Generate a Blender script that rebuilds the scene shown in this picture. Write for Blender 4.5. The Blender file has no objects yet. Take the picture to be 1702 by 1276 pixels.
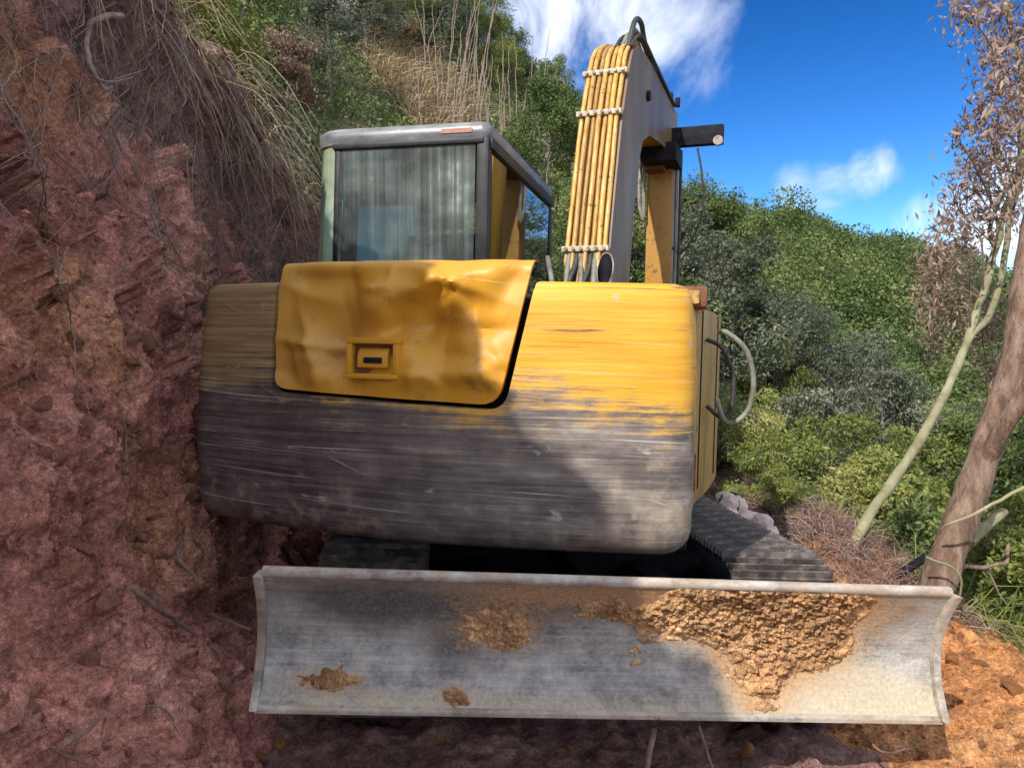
import bpy, bmesh, math, random
import numpy as np
from mathutils import Vector, Matrix

R = math.radians
rng = np.random.default_rng(7)
random.seed(7)
sc = bpy.context.scene
C = sc.collection

# ------------------------------------------------------------------ camera
F_PX, CX, CY = 1250.0, 851.0, 638.0
CAM = np.array([0.0, 0.0, 1.55]); PITCH = R(-1.97)
cd = bpy.data.cameras.new('camera'); cam = bpy.data.objects.new('camera', cd); C.objects.link(cam)
cam.location = CAM; cam.rotation_euler = (R(90) + PITCH, 0, 0)
cd.sensor_width = 36; cd.lens = F_PX / 1702 * 36; cd.clip_start = 0.05; cd.clip_end = 2000
sc.camera = cam
sp_, cp_ = math.sin(PITCH), math.cos(PITCH)
def ray(px, py):
    u, v = (px - CX) / F_PX, -(py - CY) / F_PX
    return np.array([u, cp_ - v * sp_, sp_ + v * cp_])
def at(px, py, Y):
    d = ray(px, py); return CAM + d * (Y / d[1])
def proj(p):
    q = np.asarray(p) - CAM
    d = q[1] * cp_ + q[2] * sp_; h = -q[1] * sp_ + q[2] * cp_
    return CX + F_PX * q[0] / d, CY - F_PX * h / d

# ------------------------------------------------------------------ sun and sky
SUN_AZ, SUN_EL = R(32), R(39)            # sun stands behind the camera, to its left
SUN = np.array([-math.sin(SUN_AZ) * math.cos(SUN_EL), -math.cos(SUN_AZ) * math.cos(SUN_EL), math.sin(SUN_EL)])
sl = bpy.data.lights.new('sun', 'SUN'); sl.energy = 3.7; sl.angle = R(0.53); sl.color = (1, 0.94, 0.84)
so = bpy.data.objects.new('sun', sl); C.objects.link(so)
so.rotation_euler = Vector(SUN).to_track_quat('Z', 'Y').to_euler()
w = bpy.data.worlds.new('World'); sc.world = w; w.use_nodes = True
wn, wl = w.node_tree.nodes, w.node_tree.links; wn.clear()
sky = wn.new('ShaderNodeTexSky'); sky.sky_type = 'NISHITA'; sky.sun_disc = False
sky.sun_elevation = SUN_EL; sky.sun_rotation = math.atan2(SUN[0], SUN[1])
sky.air_density = 1.0; sky.dust_density = 0.25; sky.ozone_density = 2.2; sky.altitude = 300
hs = wn.new('ShaderNodeHueSaturation'); hs.inputs['Saturation'].default_value = 1.14; hs.inputs['Hue'].default_value = 0.503
gm = wn.new('ShaderNodeGamma'); gm.inputs[1].default_value = 1.72; wl.new(sky.outputs[0], gm.inputs[0]); wl.new(gm.outputs[0], hs.inputs['Color']); hs.inputs['Value'].default_value = .55
bg = wn.new('ShaderNodeBackground'); bg.inputs[1].default_value = 0.062; wl.new(hs.outputs[0], bg.inputs[0])
bgc = wn.new('ShaderNodeBackground'); bgc.inputs[0].default_value = (0.86, 0.91, 1, 1); bgc.inputs[1].default_value = 1.05
tc = wn.new('ShaderNodeTexCoord')
def wmath(op, a, b=None, c=None, clamp=False):
    n = wn.new('ShaderNodeMath'); n.operation = op; n.use_clamp = clamp
    for i, x in enumerate((a, b, c)):
        if x is None: continue
        if isinstance(x, (int, float)): n.inputs[i].default_value = x
        else: wl.new(x, n.inputs[i])
    return n.outputs[0]
nz = wn.new('ShaderNodeTexNoise'); nz.inputs['Scale'].default_value = 7.5; nz.inputs['Detail'].default_value = 10; nz.inputs['Roughness'].default_value = 0.60
nz.inputs['Distortion'].default_value = 0.4
wl.new(tc.outputs['Generated'], nz.inputs['Vector'])
cloud = None
CL = [(990, -30, 12, .78), (1120, 45, 7, .45), (880, 10, 8, .62), (960, 90, 6, .40), (1385, 312, 3.0, .50), (1446, 288, 2.7, .60), (1325, 315, 2.6, .50), (1560, 392, 4.2, .80), (1640, 378, 5.0, .85), (1740, 340, 7, .85)]
for (px, py, rad, amt) in CL:
    d = ray(px, py); d = d / np.linalg.norm(d)
    dp = wn.new('ShaderNodeVectorMath'); dp.operation = 'DOT_PRODUCT'; dp.inputs[1].default_value = d
    wl.new(tc.outputs['Generated'], dp.inputs[0])
    mr = wn.new('ShaderNodeMapRange'); mr.interpolation_type = 'SMOOTHSTEP'
    mr.inputs['From Min'].default_value = math.cos(R(rad)); mr.inputs['From Max'].default_value = 1.0
    mr.inputs['To Max'].default_value = amt
    wl.new(dp.outputs['Value'], mr.inputs['Value'])
    cloud = mr.outputs[0] if cloud is None else wmath('MAXIMUM', cloud, mr.outputs[0])
# unseen cloud cover added around the blue window in front, as neutral fill light
d0 = ray(1330, 180); d0 = d0 / np.linalg.norm(d0)
dp = wn.new('ShaderNodeVectorMath'); dp.operation = 'DOT_PRODUCT'; dp.inputs[1].default_value = d0
wl.new(tc.outputs['Generated'], dp.inputs[0])
mr = wn.new('ShaderNodeMapRange'); mr.interpolation_type = 'SMOOTHSTEP'
mr.inputs['From Min'].default_value = math.cos(R(26)); mr.inputs['From Max'].default_value = math.cos(R(45)); mr.inputs['To Max'].default_value = 0.85
wl.new(dp.outputs['Value'], mr.inputs['Value'])
cloud = wmath('MAXIMUM', cloud, mr.outputs[0])
dens = wmath('ADD', cloud, wmath('MULTIPLY', wmath('SUBTRACT', nz.outputs['Fac'], .5), 2.7))
mrc = wn.new('ShaderNodeMapRange'); mrc.interpolation_type = 'SMOOTHSTEP'
mrc.inputs['From Min'].default_value = .25; mrc.inputs['From Max'].default_value = 1.15
wl.new(dens, mrc.inputs['Value'])
m = wmath('MULTIPLY', mrc.outputs[0], wmath('MULTIPLY', cloud, 1.25, clamp=True), clamp=True)
mx = wn.new('ShaderNodeMixShader'); wl.new(m, mx.inputs[0]); wl.new(bg.outputs[0], mx.inputs[1]); wl.new(bgc.outputs[0], mx.inputs[2])
wo = wn.new('ShaderNodeOutputWorld'); wl.new(mx.outputs[0], wo.inputs[0])
sc.view_settings.view_transform = 'Standard'; sc.view_settings.look = 'None'
sc.view_settings.exposure = 0.48; sc.view_settings.gamma = 1
sc.cycles.max_bounces = 5; sc.cycles.diffuse_bounces = 3; sc.cycles.transparent_max_bounces = 10
sc.cycles.use_denoising = True

# ------------------------------------------------------------------ numpy noise
PERM = rng.permutation(256).astype(np.int64); PERM = np.concatenate([PERM, PERM, PERM])
GR = rng.normal(size=(256, 3)); GR /= np.linalg.norm(GR, axis=1)[:, None]
def _h(i, j, k): return PERM[PERM[PERM[i & 255] + (j & 255)] + (k & 255)]
def perlin(p):
    p = np.asarray(p, float); i = np.floor(p).astype(np.int64); f = p - i
    u = f * f * f * (f * (f * 6 - 15) + 10); r = 0
    for a in (0, 1):
        for b in (0, 1):
            for c in (0, 1):
                g = GR[_h(i[:, 0] + a, i[:, 1] + b, i[:, 2] + c)]
                d = (g * (f - np.array([a, b, c]))).sum(1)
                wgt = (u[:, 0] if a else 1 - u[:, 0]) * (u[:, 1] if b else 1 - u[:, 1]) * (u[:, 2] if c else 1 - u[:, 2])
                r = r + d * wgt
    return r * 1.5
def fbm(p, oct=4, ridged=False, gain=.5):
    p = np.asarray(p, float); a, s, r = 1.0, 1.0, 0
    for k in range(oct):
        n = perlin(p * s + 17.3 * k)
        r = r + a * ((1 - 2 * np.abs(n)) if ridged else n); a *= gain; s *= 2.03
    return r
def worley(p):
    p = np.asarray(p, float); i = np.floor(p).astype(np.int64); f = p - i
    f1 = np.full(len(p), 9.); f2 = f1.copy(); idn = np.zeros(len(p))
    for a in (-1, 0, 1):
        for b in (-1, 0, 1):
            for c in (-1, 0, 1):
                hh = _h(i[:, 0] + a, i[:, 1] + b, i[:, 2] + c)
                q = np.array([a, b, c]) + np.stack([PERM[hh + 1], PERM[hh + 57], PERM[hh + 131]], 1) / 255. - f
                d = (q * q).sum(1)
                n1 = d < f1
                f2 = np.where(n1, f1, np.minimum(f2, d)); idn = np.where(n1, hh / 255., idn); f1 = np.where(n1, d, f1)
    return np.sqrt(f1), np.sqrt(f2), idn
def facets(p):
    """broken-clay relief: each cell is a tilted flat face"""
    p = np.asarray(p, float); i = np.floor(p).astype(np.int64); f = p - i
    f1 = np.full(len(p), 9.); h1 = np.zeros(len(p))
    for a in (-1, 0, 1):
        for b in (-1, 0, 1):
            for c in (-1, 0, 1):
                hh = _h(i[:, 0] + a, i[:, 1] + b, i[:, 2] + c)
                q = f - np.array([a, b, c]) - np.stack([PERM[hh + 1], PERM[hh + 57], PERM[hh + 131]], 1) / 255.
                d = (q * q).sum(1); n1 = d < f1
                h1 = np.where(n1, (q * GR[(hh * 7 + 3) & 255]).sum(1) + PERM[hh + 19] / 255. * .5 - .25, h1); f1 = np.where(n1, d, f1)
    return h1
def sstep(a, b, x):
    t = np.clip((x - a) / (b - a), 0, 1); return t * t * (3 - 2 * t)

# ------------------------------------------------------------------ materials
def newmat(name):
    m = bpy.data.materials.new(name); m.use_nodes = True
    nt = m.node_tree; b = nt.nodes['Principled BSDF']
    return m, nt.nodes, nt.links, b
def nd(nodes, typ, **kw):
    n = nodes.new(typ)
    for k, v in kw.items():
        if k in n.inputs: n.inputs[k].default_value = v
        else: setattr(n, k, v)
    return n
def ramp(nodes, links, fac, stops):
    r = nodes.new('ShaderNodeValToRGB'); e = r.color_ramp.elements
    while len(e) < len(stops): e.new(0.5)
    for k, (p, c) in enumerate(stops):
        e[k].position = p; e[k].color = tuple(c) + (1,) if len(c) == 3 else c
    links.new(fac, r.inputs[0]); return r.outputs[0]
def g(v): return (v, v, v)
def noise(nodes, links, coord, scale, detail=6, rough=.6, stretch=(1, 1, 1), off=(0, 0, 0), dist=0):
    mp = nd(nodes, 'ShaderNodeMapping'); mp.inputs['Scale'].default_value = stretch; mp.inputs['Location'].default_value = off
    links.new(coord, mp.inputs[0])
    n = nd(nodes, 'ShaderNodeTexNoise', Scale=scale, Detail=detail, Roughness=rough, Distortion=dist); links.new(mp.outputs[0], n.inputs['Vector'])
    return n.outputs['Fac']
def mixc(nodes, links, fac, a, b, blend='MIX'):
    m = nodes.new('ShaderNodeMix'); m.data_type = 'RGBA'; m.blend_type = blend
    for s, x in ((m.inputs[0], fac), (m.inputs[6], a), (m.inputs[7], b)):
        if isinstance(x, (int, float)): s.default_value = x
        elif isinstance(x, tuple): s.default_value = x + (1,)
        else: links.new(x, s)
    return m.outputs[2]
def mth(nodes, links, op, a, b=0.0, clamp=False):
    n = nodes.new('ShaderNodeMath'); n.operation = op; n.use_clamp = clamp
    for i, x in enumerate((a, b)):
        if isinstance(x, (int, float)): n.inputs[i].default_value = x
        else: links.new(x, n.inputs[i])
    return n.outputs[0]
def bump(nodes, links, b, h, strength=.4, dist=.02):
    n = nd(nodes, 'ShaderNodeBump'); n.inputs['Strength'].default_value = strength; n.inputs['Distance'].default_value = dist
    links.new(h, n.inputs['Height']); links.new(n.outputs[0], b.inputs['Normal'])
def simple(name, stops, scale=8, rough=.7, metal=0, bmp=(60, .3, .01), stretch=(1, 1, 1), coord='Object', spec=.5, detail=8, coat=0):
    m, n, l, b = newmat(name); t = nd(n, 'ShaderNodeTexCoord').outputs[coord]
    l.new(ramp(n, l, noise(n, l, t, scale, detail, .62, stretch), stops), b.inputs['Base Color'])
    b.inputs['Roughness'].default_value = rough; b.inputs['Metallic'].default_value = metal
    b.inputs['Specular IOR Level'].default_value = spec; b.inputs['Coat Weight'].default_value = coat
    if bmp: bump(n, l, b, noise(n, l, t, bmp[0], 6, .65, stretch), bmp[1], bmp[2])
    return m

def soil(name, c1, c2, c3, patch=None):
    m, n, l, b = newmat(name); t = nd(n, 'ShaderNodeTexCoord').outputs['Object']
    base = ramp(n, l, noise(n, l, t, 1.6, 9, .68), [(.30, c1), (.52, c2), (.72, c3)])
    fine = ramp(n, l, noise(n, l, t, 55, 5, .7), [(.3, g(.50)), (.5, g(1.0)), (.72, g(1.6))])
    grit = ramp(n, l, noise(n, l, t, 190, 3, .7), [(.32, g(.66)), (.5, g(1.0)), (.7, g(1.5))])
    fine = mixc(n, l, 1.0, fine, grit, 'MULTIPLY')
    clod = ramp(n, l, noise(n, l, t, 11, 6, .7), [(.32, g(.55)), (.5, g(1.05)), (.68, g(1.6))])
    fine = mixc(n, l, 1.0, fine, clod, 'MULTIPLY')
    col = mixc(n, l, 1.0, base, fine, 'MULTIPLY')
    if patch:
        pm = ramp(n, l, noise(n, l, t, .9, 5, .6, off=(3.1, 1.2, 7)), [(.48, g(0)), (.70, g(.85))])
        col = mixc(n, l, pm, col, mixc(n, l, 1.0, patch, fine, 'MULTIPLY'))
    l.new(col, b.inputs['Base Color']); b.inputs['Roughness'].default_value = .95; b.inputs['Specular IOR Level'].default_value = .2
    bump(n, l, b, noise(n, l, t, 30, 8, .66), .9, .03)
    return m
MAT = {}
MAT['bank'] = soil('red_soil', (.27, .104, .082), (.46, .205, .160), (.60, .345, .275), (.47, .235, .095))
MAT['ground'] = soil('orange_soil', (.31, .125, .048), (.44, .20, .082), (.56, .31, .145))
MAT['stone'] = simple('stone', [(.3, (.28, .15, .125)), (.7, (.48, .31, .26))], 6, .9, 0, (40, .6, .02))
MAT['mud'] = soil('dried_mud', (.38, .205, .10), (.55, .325, .165), (.70, .47, .27))
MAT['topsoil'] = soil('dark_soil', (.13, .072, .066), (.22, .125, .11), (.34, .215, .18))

YEL, YEL2 = (.70, .35, .022), (.76, .43, .042)
def paint(name, worn=False, hood=False):
    m, n, l, b = newmat(name)
    t = nd(n, 'ShaderNodeTexCoord').outputs['UV']
    sep = nd(n, 'ShaderNodeSeparateXYZ'); l.new(t, sep.inputs[0]); U, V = sep.outputs[0], sep.outputs[1]
    big = noise(n, l, t, 2.2, 6, .6); st = noise(n, l, t, 1, 9, .72, (1.3, 46, 1)); st2 = noise(n, l, t, 1, 8, .7, (3.5, 110, 1), (5, 2, 0))
    blot = noise(n, l, t, 9, 8, .7)
    y = ramp(n, l, st, [(.30, (.52, .235, .016)), (.45, YEL), (.62, YEL2), (.80, (.82, .56, .16))])
    if worn:
        # worn-off grey primer below, scraped paint above
        sg = mth(n, l, 'ADD', mth(n, l, 'MULTIPLY', st, .42), mth(n, l, 'ADD', mth(n, l, 'MULTIPLY', noise(n, l, t, 3.3, 8, .66, (1, 2.2, 1), (7, 3, 0)), .36), mth(n, l, 'MULTIPLY', blot, .22)))
        grey = ramp(n, l, sg, [(.36, (.050, .046, .056)), (.455, (.115, .103, .102)), (.54, (.215, .197, .188)), (.66, (.48, .44, .39))])
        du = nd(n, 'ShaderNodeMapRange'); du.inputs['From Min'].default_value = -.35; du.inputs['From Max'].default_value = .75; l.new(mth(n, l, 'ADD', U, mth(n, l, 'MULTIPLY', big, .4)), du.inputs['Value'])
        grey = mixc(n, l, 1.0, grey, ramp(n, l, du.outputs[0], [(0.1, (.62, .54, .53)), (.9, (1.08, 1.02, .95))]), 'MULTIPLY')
        mudc = ramp(n, l, blot, [(.35, (.16, .125, .095)), (.65, (.45, .36, .27))])
        h = mth(n, l, 'ADD', V, mth(n, l, 'MULTIPLY', mth(n, l, 'SUBTRACT', big, .5), .62))
        h = mth(n, l, 'ADD', h, mth(n, l, 'MULTIPLY', mth(n, l, 'SUBTRACT', noise(n, l, t, 1, 9, .75, (9, 22, 1), (1, 6, 0)), .5), .34))
        h = mth(n, l, 'ADD', h, mth(n, l, 'MULTIPLY', mth(n, l, 'SUBTRACT', st, .5), .55))
        h = mth(n, l, 'ADD', h, mth(n, l, 'MULTIPLY', mth(n, l, 'SUBTRACT', st2, .5), .30))
        # slight fall of the paint line to the right
        h = mth(n, l, 'ADD', h, mth(n, l, 'MULTIPLY', U, .05))
        mask = nd(n, 'ShaderNodeMapRange'); mask.inputs['From Min'].default_value = .515; mask.inputs['From Max'].default_value = .645
        l.new(h, mask.inputs['Value'])
        # left shoulder: paint faded to brown-olive
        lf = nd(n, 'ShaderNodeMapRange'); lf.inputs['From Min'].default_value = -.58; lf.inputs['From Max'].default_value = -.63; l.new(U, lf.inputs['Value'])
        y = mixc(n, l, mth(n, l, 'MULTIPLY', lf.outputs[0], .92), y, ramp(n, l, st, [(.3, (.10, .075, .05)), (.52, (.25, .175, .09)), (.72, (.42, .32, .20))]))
        # rusty gouges
        gz = ramp(n, l, noise(n, l, t, 1, 6, .6, (1.1, 24, 1), (2.2, .35, 0)), [(.62, g(0)), (.665, g(1))])
        y = mixc(n, l, gz, y, ramp(n, l, blot, [(.4, (.20, .065, .02)), (.6, (.36, .20, .12))]))
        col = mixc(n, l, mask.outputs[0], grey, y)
        mm = mth(n, l, 'SUBTRACT', mth(n, l, 'ADD', mth(n, l, 'MULTIPLY', blot, 1.1), mth(n, l, 'MULTIPLY', big, .5)), mth(n, l, 'SUBTRACT', mth(n, l, 'MULTIPLY', V, .9), mth(n, l, 'MULTIPLY', mth(n, l, 'MAXIMUM', mth(n, l, 'SUBTRACT', U, .55), 0.0), .55)))
        md = ramp(n, l, mm, [(.72, g(0)), (.95, g(.55))])
        col = mixc(n, l, md, col, mudc)
        sc_ = ramp(n, l, noise(n, l, t, 1, 5, .6, (5, 16, 1), (9, 4, 0), .6), [(.66, g(0)), (.72, g(.8))])
        col = mixc(n, l, sc_, col, (.46, .42, .37))
        for (sx_, sy_, ox_, lo_, c_, rot_) in ((.7, 130, 3, .64, (.62, .58, .53), .03), (1.2, 210, 9, .65, (.55, .50, .45), -.02), (.9, 150, 15, .66, (.03, .026, .028), .01), (1.6, 90, 21, .70, (.66, .62, .56), .35), (1.5, 80, 27, .71, (.05, .04, .04), -.3)):
            mp = nd(n, 'ShaderNodeMapping'); mp.inputs['Rotation'].default_value = (0, 0, rot_); l.new(t, mp.inputs[0])
            k_ = ramp(n, l, noise(n, l, mp.outputs[0], 1, 4, .6, (sx_, sy_, 1), (ox_, ox_, 0)), [(lo_, g(0)), (lo_ + .035, g(.75))])
            col = mixc(n, l, k_, col, c_)
        l.new(ramp(n, l, st, [(.3, g(.42)), (.7, g(.62))]), b.inputs['Roughness'])
    else:
        dirt = ramp(n, l, noise(n, l, t, 5, 9, .75), [(.55, g(0)), (.63, g(.7))])
        col = mixc(n, l, dirt, ramp(n, l, big, [(.3, (.58, .26, .016)), (.6, YEL)]), (.28, .15, .045))
        chips = ramp(n, l, noise(n, l, t, 26, 6, .7), [(.645, g(0)), (.69, g(.85))])
        col = mixc(n, l, chips, col, (.13, .08, .05))
        for (sx_, sy_, ox_, rot_, c_) in ((2, 70, 3, .5, (.78, .66, .42)), (2, 60, 8, -.9, (.16, .09, .04)), (1.5, 80, 12, .1, (.75, .60, .35))):
            mp = nd(n, 'ShaderNodeMapping'); mp.inputs['Rotation'].default_value = (0, 0, rot_); l.new(t, mp.inputs[0])
            k_ = ramp(n, l, noise(n, l, mp.outputs[0], 1, 4, .6, (sx_, sy_, 1), (ox_, ox_, 0)), [(.68, g(0)), (.71, g(.7))])
            col = mixc(n, l, k_, col, c_)
        b.inputs['Roughness'].default_value = .46
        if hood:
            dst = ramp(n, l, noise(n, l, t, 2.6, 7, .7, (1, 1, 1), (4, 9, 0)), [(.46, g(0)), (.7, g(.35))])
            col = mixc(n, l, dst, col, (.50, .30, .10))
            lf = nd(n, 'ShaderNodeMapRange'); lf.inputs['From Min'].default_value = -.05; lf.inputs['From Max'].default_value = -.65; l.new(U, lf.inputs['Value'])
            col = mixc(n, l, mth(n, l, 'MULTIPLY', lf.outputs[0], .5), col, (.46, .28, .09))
    l.new(col, b.inputs['Base Color'])
    bump(n, l, b, st2 if worn else noise(n, l, t, 40, 5, .6), .22 if worn else .06, .01)
    return m
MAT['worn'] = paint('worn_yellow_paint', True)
MAT['hood'] = paint('dented_yellow_paint', False, True)
def ypaint(name, a, bb, c, rough=.42, scale=3.0, stretch=(1, 1, .25)):
    m, n, l, b = newmat(name); t = nd(n, 'ShaderNodeTexCoord').outputs['Object']
    col = ramp(n, l, noise(n, l, t, scale, 8, .66, stretch), [(.3, a), (.5, bb), (.72, c)])
    chips = ramp(n, l, noise(n, l, t, 22, 7, .72), [(.57, g(0)), (.65, g(.85))])
    col = mixc(n, l, chips, col, (.12, .075, .045))
    oi = nd(n, 'ShaderNodeObjectInfo'); col = mixc(n, l, 1.0, col, ramp(n, l, oi.outputs['Random'], [(0.0, (.62, .58, .55)), (.5, (1, 1, 1)), (1.0, (1.1, 1.08, 1.05))]), 'MULTIPLY')
    l.new(col, b.inputs['Base Color']); b.inputs['Roughness'].default_value = rough
    bump(n, l, b, noise(n, l, t, 60, 5, .6), .12, .006)
    return m
MAT['boom'] = ypaint('boom_paint', (.50, .25, .03), (.66, .36, .05), (.60, .42, .18))
MAT['pipe'] = ypaint('pipe_paint', (.36, .175, .035), (.60, .35, .085), (.72, .52, .23), .45, 7, (6, 6, .5))
MAT['arm'] = ypaint('arm_paint', (.42, .20, .03), (.56, .29, .045), (.52, .34, .12))
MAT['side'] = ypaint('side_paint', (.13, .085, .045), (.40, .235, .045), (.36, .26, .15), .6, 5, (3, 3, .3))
MAT['black'] = simple('black_steel', [(.35, (.008, .008, .014)), (.7, (.028, .025, .032))], 12, .7, 0, (50, .2, .004), spec=.15)
def blademat(name, dark, mid, pale):
    m, n, l, b = newmat(name); t = nd(n, 'ShaderNodeTexCoord').outputs['Object']
    a = noise(n, l, t, 3.2, 11, .70); st = noise(n, l, t, 1, 8, .7, (2.5, 2.5, 34)); fi = noise(n, l, t, 60, 5, .7)
    mixv = mth(n, l, 'ADD', mth(n, l, 'MULTIPLY', a, .62), mth(n, l, 'ADD', mth(n, l, 'MULTIPLY', st, .24), mth(n, l, 'MULTIPLY', fi, .14)))
    col = ramp(n, l, mixv, [(.41, dark), (.49, mid), (.58, pale)])
    od = ramp(n, l, noise(n, l, t, 2.1, 9, .68, off=(5, 2, 1)), [(.45, g(0)), (.63, g(.85))])
    col = mixc(n, l, od, col, mixc(n, l, fi, (.34, .225, .15), (.62, .46, .33)))
    sp_k = ramp(n, l, noise(n, l, t, 34, 6, .75, off=(1, 8, 3)), [(.62, g(0)), (.68, g(.8))])
    col = mixc(n, l, sp_k, col, (.10, .075, .06))
    l.new(col, b.inputs['Base Color']); b.inputs['Roughness'].default_value = .62; b.inputs['Metallic'].default_value = .1
    bump(n, l, b, mixv, .5, .02); return m
MAT['blade'] = blademat('dusty_blade_steel', (.055, .055, .060), (.26, .252, .245), (.60, .575, .54))
MAT['bladeedge'] = blademat('worn_blade_edge', (.20, .175, .15), (.44, .395, .345), (.68, .63, .57))
def bladeface():
    m, n, l, b = newmat('blade_face'); t = nd(n, 'ShaderNodeTexCoord').outputs['UV']
    def attr(k): a_ = nd(n, 'ShaderNodeAttribute'); a_.attribute_name = k; return a_.outputs['Fac']
    a = noise(n, l, t, 5, 11, .72); fi = noise(n, l, t, 70, 6, .72); st = noise(n, l, t, 1, 8, .7, (2.2, 60, 1)); bl_ = noise(n, l, t, 17, 8, .72, off=(3, 8, 0))
    mv = mth(n, l, 'ADD', mth(n, l, 'MULTIPLY', a, .46), mth(n, l, 'ADD', mth(n, l, 'MULTIPLY', st, .20), mth(n, l, 'ADD', mth(n, l, 'MULTIPLY', fi, .14), mth(n, l, 'MULTIPLY', bl_, .20))))
    col = ramp(n, l, mv, [(.39, (.10, .095, .09)), (.47, (.30, .285, .27)), (.55, (.50, .475, .445)), (.63, (.68, .64, .59))])
    def over(col, fac, lo, hi, c1, c2, mx):
        f_ = mth(n, l, 'ADD', fac, mth(n, l, 'MULTIPLY', mth(n, l, 'SUBTRACT', mth(n, l, 'ADD', mth(n, l, 'MULTIPLY', bl_, .6), mth(n, l, 'MULTIPLY', fi, .4)), .5), 1.5))
        r_ = nd(n, 'ShaderNodeMapRange'); r_.inputs['From Min'].default_value = lo; r_.inputs['From Max'].default_value = hi; r_.inputs['To Max'].default_value = mx; l.new(f_, r_.inputs['Value'])
        return mixc(n, l, r_.outputs[0], col, mixc(n, l, ramp(n, l, fi, [(.35, g(0)), (.65, g(1))]), c1, c2))
    col = over(col, attr('dark'), .24, .62, (.045, .042, .042), (.17, .155, .145), .85)
    col = over(col, attr('cream'), .30, .8, (.44, .37, .25), (.62, .54, .40), .85)
    col = over(col, attr('dust'), .22, .62, (.36, .20, .10), (.60, .39, .22), .96)
    l.new(col, b.inputs['Base Color']); b.inputs['Roughness'].default_value = .75; b.inputs['Specular IOR Level'].default_value = .3
    bump(n, l, b, mth(n, l, 'ADD', mv, mth(n, l, 'MULTIPLY', fi, .4)), .6, .015); return m
MAT['bladeface'] = bladeface()
MAT['sticker'] = simple('faded_sticker', [(.35, (.30, .28, .27)), (.5, (.42, .16, .10)), (.65, (.40, .32, .28))], 30, .6, 0, None)
MAT['boomside'] = ypaint('shaded_worn_boom', (.12, .075, .045), (.19, .125, .070), (.36, .215, .05), .5)  # worn paint, darkened in colour for the shaded right side plate
MAT['rubber'] = simple('rubber_hose', [(.35, (.018, .018, .018)), (.68, (.07, .065, .055))], 20, .6, 0, (80, .2, .003))
MAT['greyhose'] = simple('weathered_hose', [(.3, (.10, .10, .075)), (.7, (.30, .30, .24))], 18, .6, 0, (80, .2, .003))
MAT['steel'] = simple('dusty_steel', [(.3, (.10, .095, .09)), (.55, (.22, .21, .20)), (.75, (.42, .38, .33))], 7, .5, .35, (50, .3, .006))
MAT['fitting'] = simple('hose_fitting', [(.35, (.14, .12, .11)), (.7, (.46, .40, .35))], 30, .5, .3, (60, .3, .004))
MAT['clamp'] = simple('clamp_steel', [(.35, (.42, .34, .22)), (.7, (.66, .58, .44))], 30, .55, 0, (60, .3, .004))
MAT['rust'] = simple('rusty_steel', [(.3, (.10, .035, .018)), (.6, (.26, .11, .05)), (.8, (.38, .22, .12))], 14, .8, 0, (60, .5, .006))
MAT['track'] = simple('track_steel', [(.3, (.035, .028, .026)), (.5, (.095, .080, .075)), (.68, (.26, .21, .18))], 16, .55, .25, (60, .5, .006))
MAT['cabgrey'] = simple('cab_trim', [(.3, (.10, .105, .115)), (.55, (.20, .205, .215)), (.75, (.38, .385, .38))], 6, .32, 0, (40, .15, .004), (1, 1, 3))
MAT['cabblack'] = simple('cab_pillar', [(.35, (.009, .010, .013)), (.7, (.035, .036, .042))], 9, .5, 0, (40, .1, .003), spec=.3)
MAT['seat'] = simple('seat_vinyl', [(.3, (.02, .022, .022)), (.7, (.06, .06, .06))], 15, .6)
MAT['vest'] = simple('yellow_cloth', [(.3, (.30, .32, .08)), (.7, (.55, .52, .18))], 9, .9)
MAT['sack'] = simple('sack_cloth', [(.3, (.50, .36, .32)), (.55, (.68, .53, .48)), (.75, (.80, .72, .66))], 10, .9, 0, (90, .6, .006))
MAT['strap'] = simple('strap', [(.4, (.03, .02, .02)), (.6, (.07, .05, .045))], 20, .8)
MAT['root'] = simple('root_bark', [(.3, (.16, .105, .085)), (.6, (.32, .235, .195)), (.8, (.46, .37, .32))], 25, .9, 0, (90, .4, .004))
MAT['stick'] = simple('dead_wood', [(.3, (.11, .07, .052)), (.6, (.26, .18, .14)), (.8, (.42, .33, .27))], 18, .9, 0, (90, .5, .004))
MAT['barkbrown'] = simple('brown_bark', [(.30, (.075, .045, .032)), (.47, (.19, .118, .082)), (.68, (.36, .255, .19))], 16, .9, 0, (30, 1.0, .035), (1, 1, .28))
MAT['barkgreen'] = simple('green_bark', [(.28, (.15, .12, .065)), (.5, (.25, .235, .13)), (.72, (.38, .355, .23))], 9, .85, 0, (40, .5, .008), (1, 1, .3))
MAT['barkgrey'] = simple('grey_bark', [(.3, (.09, .075, .06)), (.7, (.27, .24, .20))], 7, .9, 0, (26, .7, .02))
MAT['slope'] = simple('hillside_soil', [(.3, (.045, .05, .022)), (.55, (.10, .085, .045)), (.75, (.17, .13, .08))], 1.2, .95, 0, (20, .6, .05))

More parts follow.
